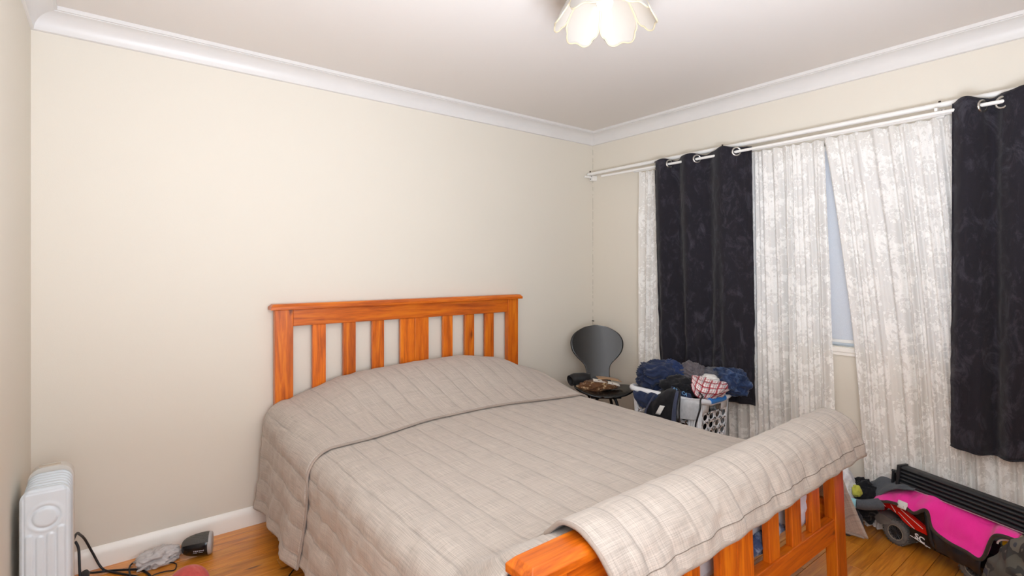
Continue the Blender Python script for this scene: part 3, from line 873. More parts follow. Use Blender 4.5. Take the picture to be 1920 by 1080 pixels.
# things lying on the chair
M_LEATHER = fabric('black_leather', (38, 36, 36), 300, 0.15, 0.5)
M_BROWN = fabric('brown_leather', (104, 68, 40), 300, 0.2, 0.6, mottled=((196, 168, 130), 22, 0.55, 0.62))
M_CARD = fabric('kraft_card', (176, 138, 98), 300, 0.06)
M_PAPER = fabric('white_paper', (226, 220, 210), 200, 0.03)
def chxf(a, f, z): return chair_pt(a, f, z)
p = chair_pt(-0.165, 0.10, 0.546)
vv, ff = tube_geo([p+CS*-0.055+CF*0.02+Vector((0, 0, -0.012)), p+CS*-0.02+Vector((0, 0, -0.004)), p+CS*0.04, p+CS*0.085+Vector((0, 0, 0.0))], [0.036, 0.040, 0.038, 0.034], 20, False)
o = mesh('boot_shaft', vv, ff, M_LEATHER, None, solid=0.004)
tag(o, 'black rolled leather cuff lying open on the chair seat', 'cuff')
tag(garment('belt_pouch', tuple(chair_pt(-0.045, 0.17, 0.510)), (0.125, 0.06, 0.032), M_BROWN, 'scuffed brown and black leather pouch on the chair seat', 'pouch', 5, yaw=-0.66, amp=0.16, sub=5, floor=0.484))
def slab(name, a0, a1, f0, f1, z0, z1, mat, tilt=0.0, bend=0.0):
    P = [[chair_pt(lerp(a0, a1, i/10), lerp(f0, f1, j/6), lerp(z0, z1, i/10)+bend*math.sin(PI*i/10)+tilt*j/6) for i in range(11)] for j in range(7)]
    return surf(name, P, mat, None, solid=0.004)
tag(slab('cardboard_flap', -0.03, 0.13, 0.04, 0.15, 0.548, 0.526, M_CARD, 0.006, 0.006), 'folded piece of brown card on top of the leather pouch', 'card')
tag(slab('paper_wrapper', -0.07, 0.11, 0.155, 0.195, 0.556, 0.520, M_PAPER, -0.008, 0.004), 'crumpled strip of white paper along the brown card on the chair', 'paper')

# ------------------------------------------------------------------ laundry basket
M_PLAST = plain('white_plastic', (228, 230, 234), 0.4, 0.02, 20)
M_BLUEG = plain('blue_grip_rubber', (36, 118, 196), 0.5, 0.05, 30)
BX0, BX1, BY0, BY1, BH = -0.555, -0.185, -1.300, -0.830, 0.575
bask = thing('laundry_basket', ((BX0+BX1)/2, (BY0+BY1)/2, 0), 'tall white plastic laundry basket with round holes and blue grips', 'basket')
cr_ = 0.055
segs = [('s', (BX0+cr_, BY0), (BX1-cr_, BY0), 4), ('c', (BX1-cr_, BY0+cr_), -PI/2, 0), ('s', (BX1, BY0+cr_), (BX1, BY1-cr_), 6), ('c', (BX1-cr_, BY1-cr_), 0, 0),
        ('s', (BX1-cr_, BY1), (BX0+cr_, BY1), 4), ('c', (BX0+cr_, BY1-cr_), PI/2, 0), ('s', (BX0, BY1-cr_), (BX0, BY0+cr_), 6), ('c', (BX0+cr_, BY0+cr_), PI, 0)]
bcx, bcy = (BX0+BX1)/2, (BY0+BY1)/2
def tap(x, y, z):
    k = lerp(0.84, 1.0, z/BH); return (bcx+(x-bcx)*k, bcy+(y-bcy)*k, z)
m = MB(); rows_h = 9; h0, h1 = 0.045, 0.50; ch = (h1-h0)/rows_h
outline = []
for sg in segs:
    if sg[0] == 's':
        _, a, b, n = sg
        for i in range(n):
            xa = (lerp(a[0], b[0], i/n), lerp(a[1], b[1], i/n)); xb = (lerp(a[0], b[0], (i+1)/n), lerp(a[1], b[1], (i+1)/n))
            outline.append(xa)
            pt = lambda s, z: tap(lerp(xa[0], xb[0], s), lerp(xa[1], xb[1], s), z)
            m.add([pt(0, 0.002), pt(1, 0.002), pt(1, h0), pt(0, h0)], [(0, 1, 2, 3)])
            top = BH-0.004
            front = abs(a[1]-BY0) < 1e-6 and abs(b[1]-BY0) < 1e-6
            scoop = front and i in (1, 2)
            if not scoop: m.add([pt(0, h1), pt(1, h1), pt(1, top), pt(0, top)], [(0, 1, 2, 3)])
            W_ = math.hypot(xb[0]-xa[0], xb[1]-xa[1])
            for r in range(rows_h):
                z0 = h0+r*ch; z1 = z0+ch; hr = 0.0175
                vs = []; N_ = 16
                for k in range(N_):
                    th = 2*PI*(k+0.5)/N_; c, s_ = math.cos(th), math.sin(th); mm = max(abs(c), abs(s_))
                    vs.append(pt(0.5+0.5*c/mm, (z0+z1)/2+0.5*ch*s_/mm))
                for k in range(N_):
                    th = 2*PI*(k+0.5)/N_
                    vs.append(pt(0.5+hr*1.2/W_*math.cos(th), (z0+z1)/2+hr*math.sin(th)))
                # the four true corners
                vs += [pt(0, z0), pt(1, z0), pt(1, z1), pt(0, z1)]
                fs = [(k, (k+1) % N_, N_+(k+1) % N_, N_+k) for k in range(N_)]
                fs += [(2*N_+2, (1), (2)), (2*N_+3, 5, 6), (2*N_+0, 9, 10), (2*N_+1, 13, 14)]
                m.add(vs, fs)
    else:
        _, c, a0, _n = sg
        for i in range(6):
            pa = (c[0]+cr_*math.cos(a0+PI/2*i/6), c[1]+cr_*math.sin(a0+PI/2*i/6)); pb = (c[0]+cr_*math.cos(a0+PI/2*(i+1)/6), c[1]+cr_*math.sin(a0+PI/2*(i+1)/6))
            outline.append(pa)
            m.add([tap(*pa, 0.002), tap(*pb, 0.002), tap(*pb, BH-0.004), tap(*pa, BH-0.004)], [(0, 1, 2, 3)])
m.build('basket_body', M_PLAST, bask, solid=0.003, angle=40)
floorv = [tap(*p, 0.004) for p in outline]
mesh('basket_floor', floorv, [tuple(range(len(floorv)))], M_PLAST, bask, smooth=False)
# rim: a rolled lip that dips towards the middle of each end
rim = []
def rim_z(x, y):
    e = 1-abs((x-bcx)/((BX1-BX0)/2))
    return BH+0.008-0.018*sstep(0.15, 0.7, e)*(1 if abs(y-BY0) < 0.02 or abs(y-BY1) < 0.02 else 0)
dense = []
for i in range(len(outline)):
    a = outline[i]; b = outline[(i+1) % len(outline)]
    for k in range(4): dense.append((lerp(a[0], b[0], k/4), lerp(a[1], b[1], k/4)))
dense.append(dense[0])
v = []; f = []
sect = [(-0.006, -0.020), (0.004, -0.024), (0.016, -0.022), (0.022, -0.008), (0.018, 0.004), (0.006, 0.010), (-0.006, 0.006), (-0.010, -0.008)]
for (x, y) in dense:
    # outward direction
    ux = clamp((x-bcx)/((BX1-BX0)/2-cr_), -1, 1) if abs(x-bcx) > (BX1-BX0)/2-cr_-1e-4 else 0
    dx = x-clamp(x, BX0+cr_, BX1-cr_); dy = y-clamp(y, BY0+cr_, BY1-cr_)
    L = math.hypot(dx, dy) or 1.0
    for (o, z) in sect: v.append((x+dx/L*o, y+dy/L*o, rim_z(x, y)+z))
K = len(sect)
for i in range(len(dense)-1):
    for k in range(K): f.append((i*K+k, i*K+(k+1) % K, (i+1)*K+(k+1) % K, (i+1)*K+k))
mesh('rim', v, f, M_PLAST, bask)
for (yy, sgn) in ((BY0, -1), (BY1, 1)):
    pts = [(x, yy+sgn*0.008, rim_z(x, yy)) for x in [bcx-0.075+0.15*k/12 for k in range(13)]]
    v, f = tube_geo(pts, 0.0185, 14); mesh('grip', v, f, M_BLUEG, bask, angle=60)

# ------------------------------------------------------------------ laundry
M_NAVY = fabric('navy_cloth', (40, 50, 78), 700, 0.18)
M_NAVY2 = fabric('bright_navy_cloth', (44, 60, 100), 700, 0.18)
M_CHAR = fabric('charcoal_cloth', (58, 57, 62), 700, 0.15)
M_GREY = fabric('warm_grey_cloth', (104, 98, 102), 700, 0.14)
M_GREY2 = fabric('grey_cloth', (92, 92, 100), 700, 0.14)
M_BLK = fabric('black_cloth', (26, 26, 30), 700, 0.2)
M_DENIM = fabric('denim', (40, 56, 90), 500, 0.25, mottled=((78, 98, 134), 26, 0.5, 0.7))
M_MARL = fabric('grey_marl', (188, 190, 194), 260, 0.10)
M_WHT = fabric('white_cloth', (224, 222, 218), 500, 0.04)
def plaid_mat():
    t = NT('plaid_cloth'); uv = t.coord('UV'); s = t.sep(t.mapping(uv, scale=(6.0, 4.0, 1)))
    def bars(x):
        f = t.math('FRACT', x)
        return t.ramp(f, [(0.0, (1, 1, 1)), (0.22, (0, 0, 0)), (0.50, (0.55, 0.55, 0.55)), (0.58, (0, 0, 0))], 'CONSTANT')
    a, b = bars(s[0]), bars(s[1])
    w = t.math('MULTIPLY', t.math('ADD', a, b), 0.5)
    fa = t.math('FRACT', t.math('ADD', s[0], 0.20)); fb = t.math('FRACT', t.math('ADD', s[1], 0.2))
    dk = t.math('MAXIMUM', t.math('LESS_THAN', fa, 0.12), t.math('LESS_THAN', fb, 0.12))
    col = t.ramp(w, [(0.0, lin((236, 226, 226))), (0.45, lin((178, 84, 92))), (0.9, lin((136, 32, 42)))])
    col = t.mix(t.math('MULTIPLY', dk, 0.55), col, lin((60, 40, 60)))
    t.P(Base_Color=col, Roughness=0.9); t.b.inputs['Sheen Weight'].default_value = 0.15
    return t.m
M_PLAID = plaid_mat()
garment('trousers', (-0.37, -1.06, 0.33), (0.155, 0.205, 0.29), M_BLK, 'dark clothes filling the laundry basket, seen through its holes', 'clothes', 2, amp=0.08, sub=5, floor=0.02, lobes=0.08)
garment('navy_jacket', (-0.44, -0.965, 0.655), (0.105, 0.115, 0.082), M_NAVY, 'navy jacket bunched highest at the back of the laundry basket', 'jacket', 4, amp=0.27, freq=2.0, yaw=0.3)
garment('jacket_collar', (-0.40, -1.040, 0.685), (0.055, 0.065, 0.060), M_NAVY2, 'bright navy hood standing up on the laundry heap', 'hood', 9, amp=0.25)
garment('charcoal_top', (-0.36, -0.86, 0.635), (0.085, 0.085, 0.062), M_CHAR, 'charcoal top at the corner end of the laundry heap', 'top', 7, amp=0.25)
garment('grey_shirt', (-0.34, -1.125, 0.680), (0.060, 0.075, 0.060), M_GREY, 'warm grey shirt between the navy hood and the plaid shirt', 'shirt', 12, amp=0.28)
garment('grey_jumper', (-0.26, -1.215, 0.672), (0.060, 0.072, 0.044), M_GREY2, 'cool grey jumper behind the plaid shirt in the basket', 'jumper', 15, amp=0.22)
garment('white_cloth', (-0.345, -1.245, 0.672), (0.040, 0.050, 0.020), M_WHT, 'small white cloth tucked behind the plaid shirt', 'cloth', 3, amp=0.15, sub=4)
garment('jeans', (-0.245, -1.310, 0.655), (0.068, 0.100, 0.068), M_DENIM, 'blue denim jeans spilling over the curtain side of the basket', 'jeans', 21, amp=0.26, freq=2.0, yaw=-0.2)
garment('black_trousers', (-0.475, -1.130, 0.612), (0.085, 0.098, 0.062), M_BLK, 'black trousers with pale blue waistband lettering in the basket', 'trousers', 17, amp=0.2)
SH = {}
SH['blanket']=[[(-0.141,-1.932,0.095),(-0.168,-2.019,0.174),(-0.189,-2.086,0.209),(-0.21,-2.152,0.214),(-0.222,-2.191,0.205),(-0.237,-2.239,0.239),(-0.244,-2.26,0.171),(-0.261,-2.313,0.144),(-0.281,-2.379,0.134),(-0.299,-2.435,0.132),(-0.312,-2.476,0.246),(-0.333,-2.544,0.262)],[(-0.119,-1.939,0.121),(-0.145,-2.023,0.198),(-0.168,-2.095,0.239),(-0.187,-2.156,0.248),(-0.201,-2.2,0.243),(-0.215,-2.244,0.265),(-0.229,-2.288,0.236),(-0.247,-2.346,0.211),(-0.264,-2.401,0.193),(-0.278,-2.447,0.195),(-0.29,-2.482,0.269),(-0.31,-2.546,0.272)],[(-0.078,-1.95,0.134),(-0.1,-2.021,0.203),(-0.125,-2.098,0.251),(-0.145,-2.161,0.271),(-0.162,-2.216,0.279),(-0.177,-2.263,0.283),(-0.194,-2.317,0.279),(-0.212,-2.374,0.27),(-0.226,-2.419,0.262),(-0.237,-2.454,0.257),(-0.247,-2.488,0.272),(-0.265,-2.545,0.264)],[(-0.04,-1.961,0.141),(-0.058,-2.02,0.199),(-0.083,-2.099,0.251),(-0.105,-2.168,0.275),(-0.123,-2.226,0.285),(-0.139,-2.278,0.29),(-0.156,-2.331,0.295),(-0.173,-2.384,0.286),(-0.186,-2.426,0.278),(-0.197,-2.461,0.272),(-0.209,-2.498,0.259),(-0.223,-2.544,0.256)]]
SH['tshirt']=[[(-0.128,-1.942,0.127),(-0.133,-1.958,0.145),(-0.146,-1.999,0.173),(-0.162,-2.05,0.23),(-0.184,-2.12,0.277),(-0.203,-2.18,0.308)],[(-0.106,-1.937,0.151),(-0.113,-1.961,0.178),(-0.125,-1.999,0.21),(-0.143,-2.056,0.252),(-0.163,-2.121,0.29),(-0.182,-2.179,0.306)],[(-0.072,-1.931,0.167),(-0.081,-1.96,0.207),(-0.094,-2.001,0.237),(-0.111,-2.055,0.27),(-0.131,-2.116,0.287),(-0.149,-2.175,0.299)],[(-0.039,-1.925,0.173),(-0.05,-1.959,0.214),(-0.063,-2.0,0.242),(-0.08,-2.055,0.272),(-0.098,-2.112,0.282),(-0.116,-2.17,0.291)]]
SH['camo']=[[(-0.312,-2.428,-0.045),(-0.32,-2.452,0.116),(-0.329,-2.482,0.174),(-0.341,-2.518,0.237),(-0.351,-2.552,0.284),(-0.362,-2.587,0.322)],[(-0.375,-2.461,-0.045),(-0.385,-2.491,0.12),(-0.393,-2.516,0.184),(-0.4,-2.541,0.234),(-0.41,-2.571,0.283),(-0.421,-2.608,0.321)],[(-0.424,-2.515,-0.038),(-0.429,-2.534,0.116),(-0.433,-2.546,0.191),(-0.439,-2.564,0.229),(-0.447,-2.59,0.268),(-0.461,-2.633,0.31)],[(-0.432,-2.574,-0.041),(-0.435,-2.583,0.103),(-0.436,-2.589,0.165),(-0.441,-2.603,0.213),(-0.448,-2.625,0.244),(-0.463,-2.672,0.29)]]
SH['jacketflap']=[[(-0.54,-0.868,0.573),(-0.55,-0.94,0.575),(-0.55,-0.995,0.572),(-0.55,-1.048,0.576)],[(-0.585,-0.887,0.551),(-0.585,-0.955,0.564),(-0.585,-1.021,0.57),(-0.585,-1.066,0.573)],[(-0.59,-0.916,0.512),(-0.59,-0.963,0.509),(-0.59,-1.01,0.521),(-0.59,-1.044,0.538)],[(-0.585,-0.94,0.484),(-0.585,-0.959,0.481),(-0.585,-0.987,0.481),(-0.585,-1.01,0.486)]]
SH['hoodie']=[[(-0.52,-0.995,0.562),(-0.5,-1.045,0.594),(-0.5,-1.108,0.618),(-0.52,-1.172,0.608)],[(-0.585,-1.036,0.561),(-0.585,-1.099,0.591),(-0.585,-1.16,0.612),(-0.585,-1.209,0.604)],[(-0.6,-1.013,0.514),(-0.6,-1.085,0.529),(-0.6,-1.15,0.537),(-0.6,-1.206,0.543)],[(-0.6,-0.99,0.465),(-0.6,-1.062,0.463),(-0.6,-1.135,0.461),(-0.6,-1.202,0.464)],[(-0.595,-0.975,0.372),(-0.595,-1.051,0.372),(-0.595,-1.125,0.372),(-0.595,-1.195,0.378)]]
SH['greycloth']=[[(-0.54,-1.179,0.588),(-0.54,-1.22,0.587),(-0.54,-1.267,0.587),(-0.54,-1.31,0.59)],[(-0.582,-1.2,0.574),(-0.582,-1.248,0.578),(-0.582,-1.295,0.582),(-0.582,-1.333,0.584)],[(-0.585,-1.192,0.519),(-0.585,-1.243,0.527),(-0.585,-1.29,0.535),(-0.585,-1.329,0.54)],[(-0.582,-1.197,0.472),(-0.582,-1.241,0.476),(-0.582,-1.281,0.482),(-0.582,-1.321,0.488)]]
SH['plaid']=[[(-0.5,-1.228,0.652),(-0.5,-1.255,0.597),(-0.46,-1.277,0.577),(-0.42,-1.309,0.571),(-0.34,-1.317,0.584)],[(-0.47,-1.212,0.676),(-0.49,-1.262,0.639),(-0.47,-1.309,0.621),(-0.41,-1.345,0.619),(-0.28,-1.335,0.607)],[(-0.44,-1.196,0.694),(-0.45,-1.251,0.667),(-0.44,-1.304,0.657),(-0.36,-1.335,0.646),(-0.24,-1.339,0.629)],[(-0.4,-1.174,0.691),(-0.38,-1.22,0.681),(-0.36,-1.273,0.671),(-0.3,-1.314,0.664),(-0.2,-1.324,0.643)]]

o = sheet('navy_sleeve', SH['jacketflap'], 30, 30, M_NAVY, 0.012, 16, 3, 0.006); tag(o, 'navy sleeve hanging over the corner end of the basket rim', 'sleeve')
o = sheet('black_hoodie', SH['hoodie'], 50, 40, M_BLK, 0.010, 12, 8, 0.007)
tag(o, 'black hoodie with slate edging and a white care tag draped over the basket', 'hoodie')
H = crgrid(SH['hoodie'], 50, 40)
M_SLATE = fabric('slate_ribbing', (66, 72, 94), 700, 0.1)
P = [[H[i][j]+Vector((-0.010, 0, 0.004)) for j in range(33, 40)] for i in range(50)]
surf('edging', P, M_SLATE, o, solid=0.006)
P = [[H[i][j]+Vector((-0.009, 0, 0.004)) for j in range(0, 4)] for i in range(44)]
surf('edging', P, M_SLATE, o, solid=0.006)
P = [[H[1+i][j]+Vector((-0.008, 0, 0.006)) for j in range(0, 38)] for i in range(4)]
surf('collar', P, M_SLATE, o, solid=0.006)
c = H[30][18]
ax = (H[30][24]-H[30][12]).normalized(); dn = (H[36][18]-H[26][18]).normalized()
P = [[c+ax*(0.016*u)+dn*(0.028*w)+ax*(-0.005*w)+Vector((-0.014-0.004*w, 0, 0)) for u in (-1, -0.5, 0, 0.5, 1)] for w in (-1, -0.5, 0, 0.5, 1)]
surf('care_tag', P, M_WHT, o, solid=0.0015)
o = sheet('grey_sweatpants', SH['greycloth'], 34, 30, M_MARL, 0.004, 12, 4, 0.006); tag(o, 'pale grey marl sweatpants leg hanging over the basket side', 'sweatpants')
o = sheet('plaid_shirt', SH['plaid'], 60, 60, M_PLAID, 0.014, 13, 5, 0.005); tag(o, 'red and white plaid shirt lying on the laundry basket', 'shirt')
M_PBLUE = plain('pale_blue_print', (120, 170, 214), 0.7)
bt = bpy.data.objects['black_trousers']
def bandxf(cx, ax, up):
    ax = Vector(ax).normalized(); up = Vector(up).normalized()
    return lambda v: Vector(cx)+ax*v.x+up*v.y+ax.cross(up)*v.z
P = [[Vector((-0.556+0.003*i, lerp(-1.135, -1.262, j/12), lerp(0.640, 0.618, j/12)-0.010*math.sin(PI*j/12)-0.011*i)) for j in range(13)] for i in range(4)]
surf('waistband', P, M_NAVY, bt, solid=0.003)
text_mesh('lettering', 'AY', 0.026, bandxf((-0.561, -1.165, 0.624), (0, -1, -0.2), (0.15, -0.15, 1)), M_PBLUE, bt)
text_mesh('lettering', 'CA', 0.026, bandxf((-0.561, -1.225, 0.611), (0, -1, -0.25), (0.15, -0.2, 1)), M_PBLUE, bt)
M_CORD = plain('black_cable', (24, 23, 26), 0.5)
o = tube('power_cable', smooth_path([(-0.575, -1.185, 0.640), (-0.590, -1.215, 0.626), (-0.605, -1.225, 0.590), (-0.607, -1.222, 0.530), (-0.607, -1.222, 0.470), (-0.600, -1.205, 0.440), (-0.585, -1.19, 0.42)], 8), 0.0045, M_CORD, None, 8)
tag(o, 'black cable looped over the grey sweatpants on the basket', 'cable')
o = tube('power_cable', smooth_path([(-0.50, -1.28, 0.618), (-0.53, -1.318, 0.610), (-0.575, -1.334, 0.600), (-0.590, -1.342, 0.560), (-0.592, -1.325, 0.500), (-0.593, -1.315, 0.455), (-0.59, -1.312, 0.35), (-0.585, -1.31, 0.006)], 8), 0.0045, M_CORD, None, 8)
tag(o, 'black cable hanging down the front corner of the basket', 'cable')

# ------------------------------------------------------------------ oil heater by the left wall
M_HEAT = plain('pale_grey_heater_enamel', (214, 222, 228), 0.32, 0.02, 20)
M_HCAP = plain('cream_heater_plastic', (216, 210, 202), 0.45, 0.04, 20)
HX0, HX1, HY0, HZ0, HZ1 = -3.344, -3.214, -0.575, 0.075, 0.575
heater = thing('oil_heater', ((HX0+HX1)/2, -0.45, 0), 'pale grey oil-filled column heater against the left wall', 'heater')
hw = (HX1-HX0)/2; hcx = (HX0+HX1)/2
def rr(x0, x1, z0, z1, r, n=8):
    out = []
    for (cx, cz, a0) in ((x1-r, z1-r, 0), (x0+r, z1-r, PI/2), (x0+r, z0+r, PI), (x1-r, z0+r, 1.5*PI)):
        for k in range(n+1):
            a = a0+PI/2*k/n; out.append((cx+r*math.cos(a), cz+r*math.sin(a)))
    return out
def fin(name, y0, y1, inset, r, mat):
    A = rr(HX0+inset, HX1-inset, HZ0+inset, HZ1-inset, r); B = rr(HX0+inset+0.006, HX1-inset-0.006, HZ0+inset+0.006, HZ1-inset-0.006, r-0.004)
    n = len(A); v = []; 
    for (o, yy) in ((B, y0), (A, y0+0.005), (A, y1-0.005), (B, y1)): v += [(x, yy, z) for x, z in o]
    f = [(k*n+i, k*n+(i+1) % n, (k+1)*n+(i+1) % n, (k+1)*n+i) for k in range(3) for i in range(n)]
    f += [tuple(range(n)), tuple(range(4*n-1, 3*n-1, -1))]
    return mesh(name, v, f, mat, heater, angle=40)
# front panel with pressed ring and flutes
nu, nv = 60, 170
def emb(x, z):
    h = 0.0
    d = math.hypot((x-hcx)/1.0, (z-0.478)/1.0)
    h -= 0.0055*math.exp(-((d-0.036)/0.0055)**2)
    h += 0.002*(1-sstep(0.028, 0.036, d))
    h += 0.0025*(1-sstep(0.040, 0.055, d))
    tops = [0.418, 0.408, 0.412, 0.430]
    for k, xc in enumerate((-0.040, -0.0135, 0.0135, 0.040)):
        t = abs(x-hcx-xc); 
        if z < tops[k]+0.012:
            dd = math.hypot(t, max(0, z-tops[k]))
            h += 0.0042*(1-sstep(0.007, 0.0115, dd))*sstep(0.11, 0.13, z)
    e = min(x-HX0, HX1-x, HZ1-z)
    h -= 0.003*math.exp(-((e-0.011)/0.0022)**2)
    return h
P = []
for j in range(nv):
    z = lerp(HZ0, HZ1, j/(nv-1)); row = []
    dz = max(0.0, z-(HZ1-0.035)); w = hw-0.035+math.sqrt(max(0, 0.035**2-dz**2))
    for i in range(nu):
        u = -1+2*i/(nu-1); x = hcx+u*w
        edge = sstep(0.0, 0.010, min(w-abs(x-hcx), (HZ1-z)))
        row.append((x, HY0+0.008*(1-edge)-emb(x, z), z))
    P.append(row)
surf('front_panel', P, M_HEAT, heater, solid=0.002)
fin('front_fin', HY0+0.006, HY0+0.026, 0.0005, 0.034, M_HEAT)
for k in range(6):
    y0 = HY0+0.032+k*0.029
    fin('fin', y0, y0+0.021, 0.003, 0.036, M_HEAT)
for zz in (0.14, 0.49): tube('oil_pipe', [(hcx, HY0+0.02, zz), (hcx, -0.34, zz)], 0.016, M_HEAT, heater, 14)
A = rr(HX0+0.001, HX1-0.001, HZ0, HZ1+0.010, 0.045, 10); n = len(A)
v = [(x, -0.365, z) for x, z in A]+[(x, -0.305, z-0.004) for x, z in A]+[(hcx+(x-hcx)*0.9, -0.290, HZ0+(z-HZ0)*0.98) for x, z in A]
f = [(k*n+i, k*n+(i+1) % n, (k+1)*n+(i+1) % n, (k+1)*n+i) for k in range(2) for i in range(n)]+[tuple(range(n)), tuple(range(3*n-1, 2*n-1, -1))]
hs = mesh('control_housing', v, f, M_HCAP, heater, angle=40)
M_SLOT = plain('tan_slot', (196, 182, 164), 0.5)
box('handle_slot', (hcx-0.034, -0.358, HZ1+0.008), (hcx+0.026, -0.338, HZ1+0.0125), M_SLOT, hs, 0.002)
for yy in (HY0+0.05, -0.34):
    m = MB(); m.box((hcx-0.10+0.078, yy-0.012, 0.03), (hcx+0.10-0.078, yy+0.012, 0.085)); m.build('foot', M_BLKMET, heater, smooth=False, bevel=0.003)
    for sx in (-1, 1): lathe('wheel', [(0.006, -0.008), (0.021, -0.008), (0.021, 0.008), (0.006, 0.008)], M_BLKMET, heater, 18, 'x', (hcx+sx*0.032, yy, 0.0215))

# ------------------------------------------------------------------ cords and small things on the boards at left
o = tube('heater_cord', smooth_path([(-3.235, -0.290, 0.21), (-3.215, -0.20, 0.245), (-3.205, -0.10, 0.20), (-3.190, -0.055, 0.155), (-3.165, -0.045, 0.085), (-3.135, -0.060, 0.018), (-3.10, -0.10, 0.006), (-3.05, -0.16, 0.005), (-2.99, -0.25, 0.005), (-2.93, -0.42, 0.005)], 8), 0.0046, M_CORD, None, 8)
tag(o, 'thick black cord dropping from the heater along the wall to the boards', 'cord')
o = tube('extension_cord', smooth_path([(-3.185, -0.13, 0.052), (-3.165, -0.09, 0.022), (-3.12, -0.075, 0.006), (-3.06, -0.11, 0.006), (-3.00, -0.16, 0.006), (-2.97, -0.26, 0.006), (-3.0, -0.40, 0.006)], 8), 0.0046, M_CORD, None, 8)
tag(o, 'black cord running from the plug across the boards', 'cord')
o = tube('speaker_lead', smooth_path([(-3.03, -0.28, 0.005), (-3.040, -0.15, 0.005), (-3.035, -0.085, 0.006), (-3.005, -0.060, 0.007), (-2.965, -0.075, 0.010), (-2.90, -0.095, 0.008), (-2.855, -0.088, 0.010), (-2.826, -0.085, 0.030)], 8), 0.0036, M_CORD, None, 8)
tag(o, 'black lead looping under the grey rag to the speaker', 'lead')
o = tube('thin_lead', smooth_path([(-3.00, -0.16, 0.0035), (-2.95, -0.155, 0.003), (-2.90, -0.16, 0.003), (-2.875, -0.19, 0.003), (-2.885, -0.24, 0.003), (-2.92, -0.23, 0.0035), (-2.965, -0.235, 0.0035), (-3.01, -0.30, 0.003)], 8), 0.0026, M_CORD, None, 6)
tag(o, 'thin dark lead curled beside the red ball', 'lead')
o = tube('thin_lead', smooth_path([(-2.62, -0.78, 0.003), (-2.505, -0.595, 0.003), (-2.45, -0.54, 0.003), (-2.40, -0.512, 0.003), (-2.25, -0.49, 0.003)], 8), 0.0028, M_CORD, None, 6)
tag(o, 'thin dark lead disappearing under the bed', 'lead')
plug = thing('plug', (-3.188, -0.155, 0.0), 'black plug lying against the wall beside the heater', 'plug')
P0 = Vector((-3.196, -0.19, 0.040)); 
v, f = tube_geo([(-3.198, -0.205, 0.028), (-3.194, -0.178, 0.045), (-3.188, -0.15, 0.055), (-3.185, -0.13, 0.055)], [0.017, 0.021, 0.016, 0.007], 14)
mesh('plug_body', v, f, M_CORD, plug, angle=50)
v, f = tube_geo(smooth_path([(-3.20, -0.205, 0.03), (-3.205, -0.17, 0.10), (-3.209, -0.14, 0.16), (-3.22, -0.13, 0.19)], 6), [0.0048]*19, 8)
mesh('plug_cord', v, f, M_CORD, plug)
for dx in (-0.010, 0.010):
    box('pin', (-3.198+dx-0.002, -0.222, 0.012), (-3.198+dx+0.002, -0.203, 0.018), M_STEEL, plug, 0)
M_RAG = fabric('grey_rag_cloth', (196, 190, 188), 500, 0.08)
garment('rag', (-2.935, -0.130, 0.026), (0.072, 0.046, 0.030), M_RAG, 'crumpled grey rag on the boards beside the black speaker', 'rag', 23, yaw=0.35, amp=0.34, freq=1.7, sub=5, floor=0.001)
M_SOCKG = fabric('grey_sock_cloth', (120, 118, 118), 500, 0.15)
garment('sock', (-2.385, -0.185, 0.022), (0.060, 0.040, 0.022), M_SOCKG, 'grey sock poking out from under the bed', 'sock', 8, amp=0.2, sub=4, floor=0.001)
# speaker
def mesh_grille():
    t = NT('speaker_grille'); co = t.coord()
    v = t.n.new('ShaderNodeTexVoronoi'); t.l.new(co, v.inputs['Vector']); v.inputs['Scale'].default_value = 260; v.inputs['Randomness'].default_value = 0.15
    k = t.ramp(v.outputs['Distance'], [(0.25, (0, 0, 0)), (0.45, (1, 1, 1))])
    t.P(Base_Color=t.mix(k, lin((22, 21, 20)), lin((86, 83, 78))), Roughness=0.5); t.bump(k, 0.5, 0.002); return t.m
M_GRILLE = mesh_grille()
M_SPK = plain('black_gloss_plastic', (16, 16, 20), 0.22, 0.1, 30)
M_SRIM = plain('grey_rim_plastic', (176, 172, 170), 0.4, 0.03, 30)
M_MARK = plain('pale_print', (225, 228, 238), 0.5)
spk = thing('speaker', (-2.787, -0.16, 0), 'small black domed speaker with a grey rim lying on the boards', 'speaker')
sa = math.radians(-14); SX = Vector((math.cos(sa), math.sin(sa), 0)); SY = Vector((-math.sin(sa), math.cos(sa), 0)); SO = Vector((-2.742, -0.178, 0))
def spt(h, r, a): # h along the axis (to the nose), angle a around it
    b = SO-SX*h+SY*(r*math.cos(a)*1.0)
    return Vector((b.x, b.y, 0.0495+r*math.sin(a)*0.98))
prof = [(0.0, 0.0460), (0.004, 0.0485)]+[(0.112*math.sin(PI/2*k/12)**0.95, 0.0490*math.cos(PI/2*k/12)**0.62+0.0004) for k in range(1, 13)]
def shell(name, a0, a1, mat, grow=0.0, n=40):
    P = [[spt(h, r+grow, lerp(a0, a1, k/n)) for k in range(n+1)] for (h, r) in prof]
    return surf(name, P, mat, spk, solid=0.0015, subsurf=0)
shell('shell', 0, 2*PI, M_SPK)
shell('grille', math.radians(5), math.radians(150), M_GRILLE, 0.0016)
P = [[spt(h, r, 2*PI*k/40) for k in range(41)] for (h, r) in ((-0.010, 0.0), (-0.010, 0.042), (-0.008, 0.047), (0.002, 0.0497), (0.006, 0.0488))]
surf('rim', P, M_SRIM, spk, solid=0.001)
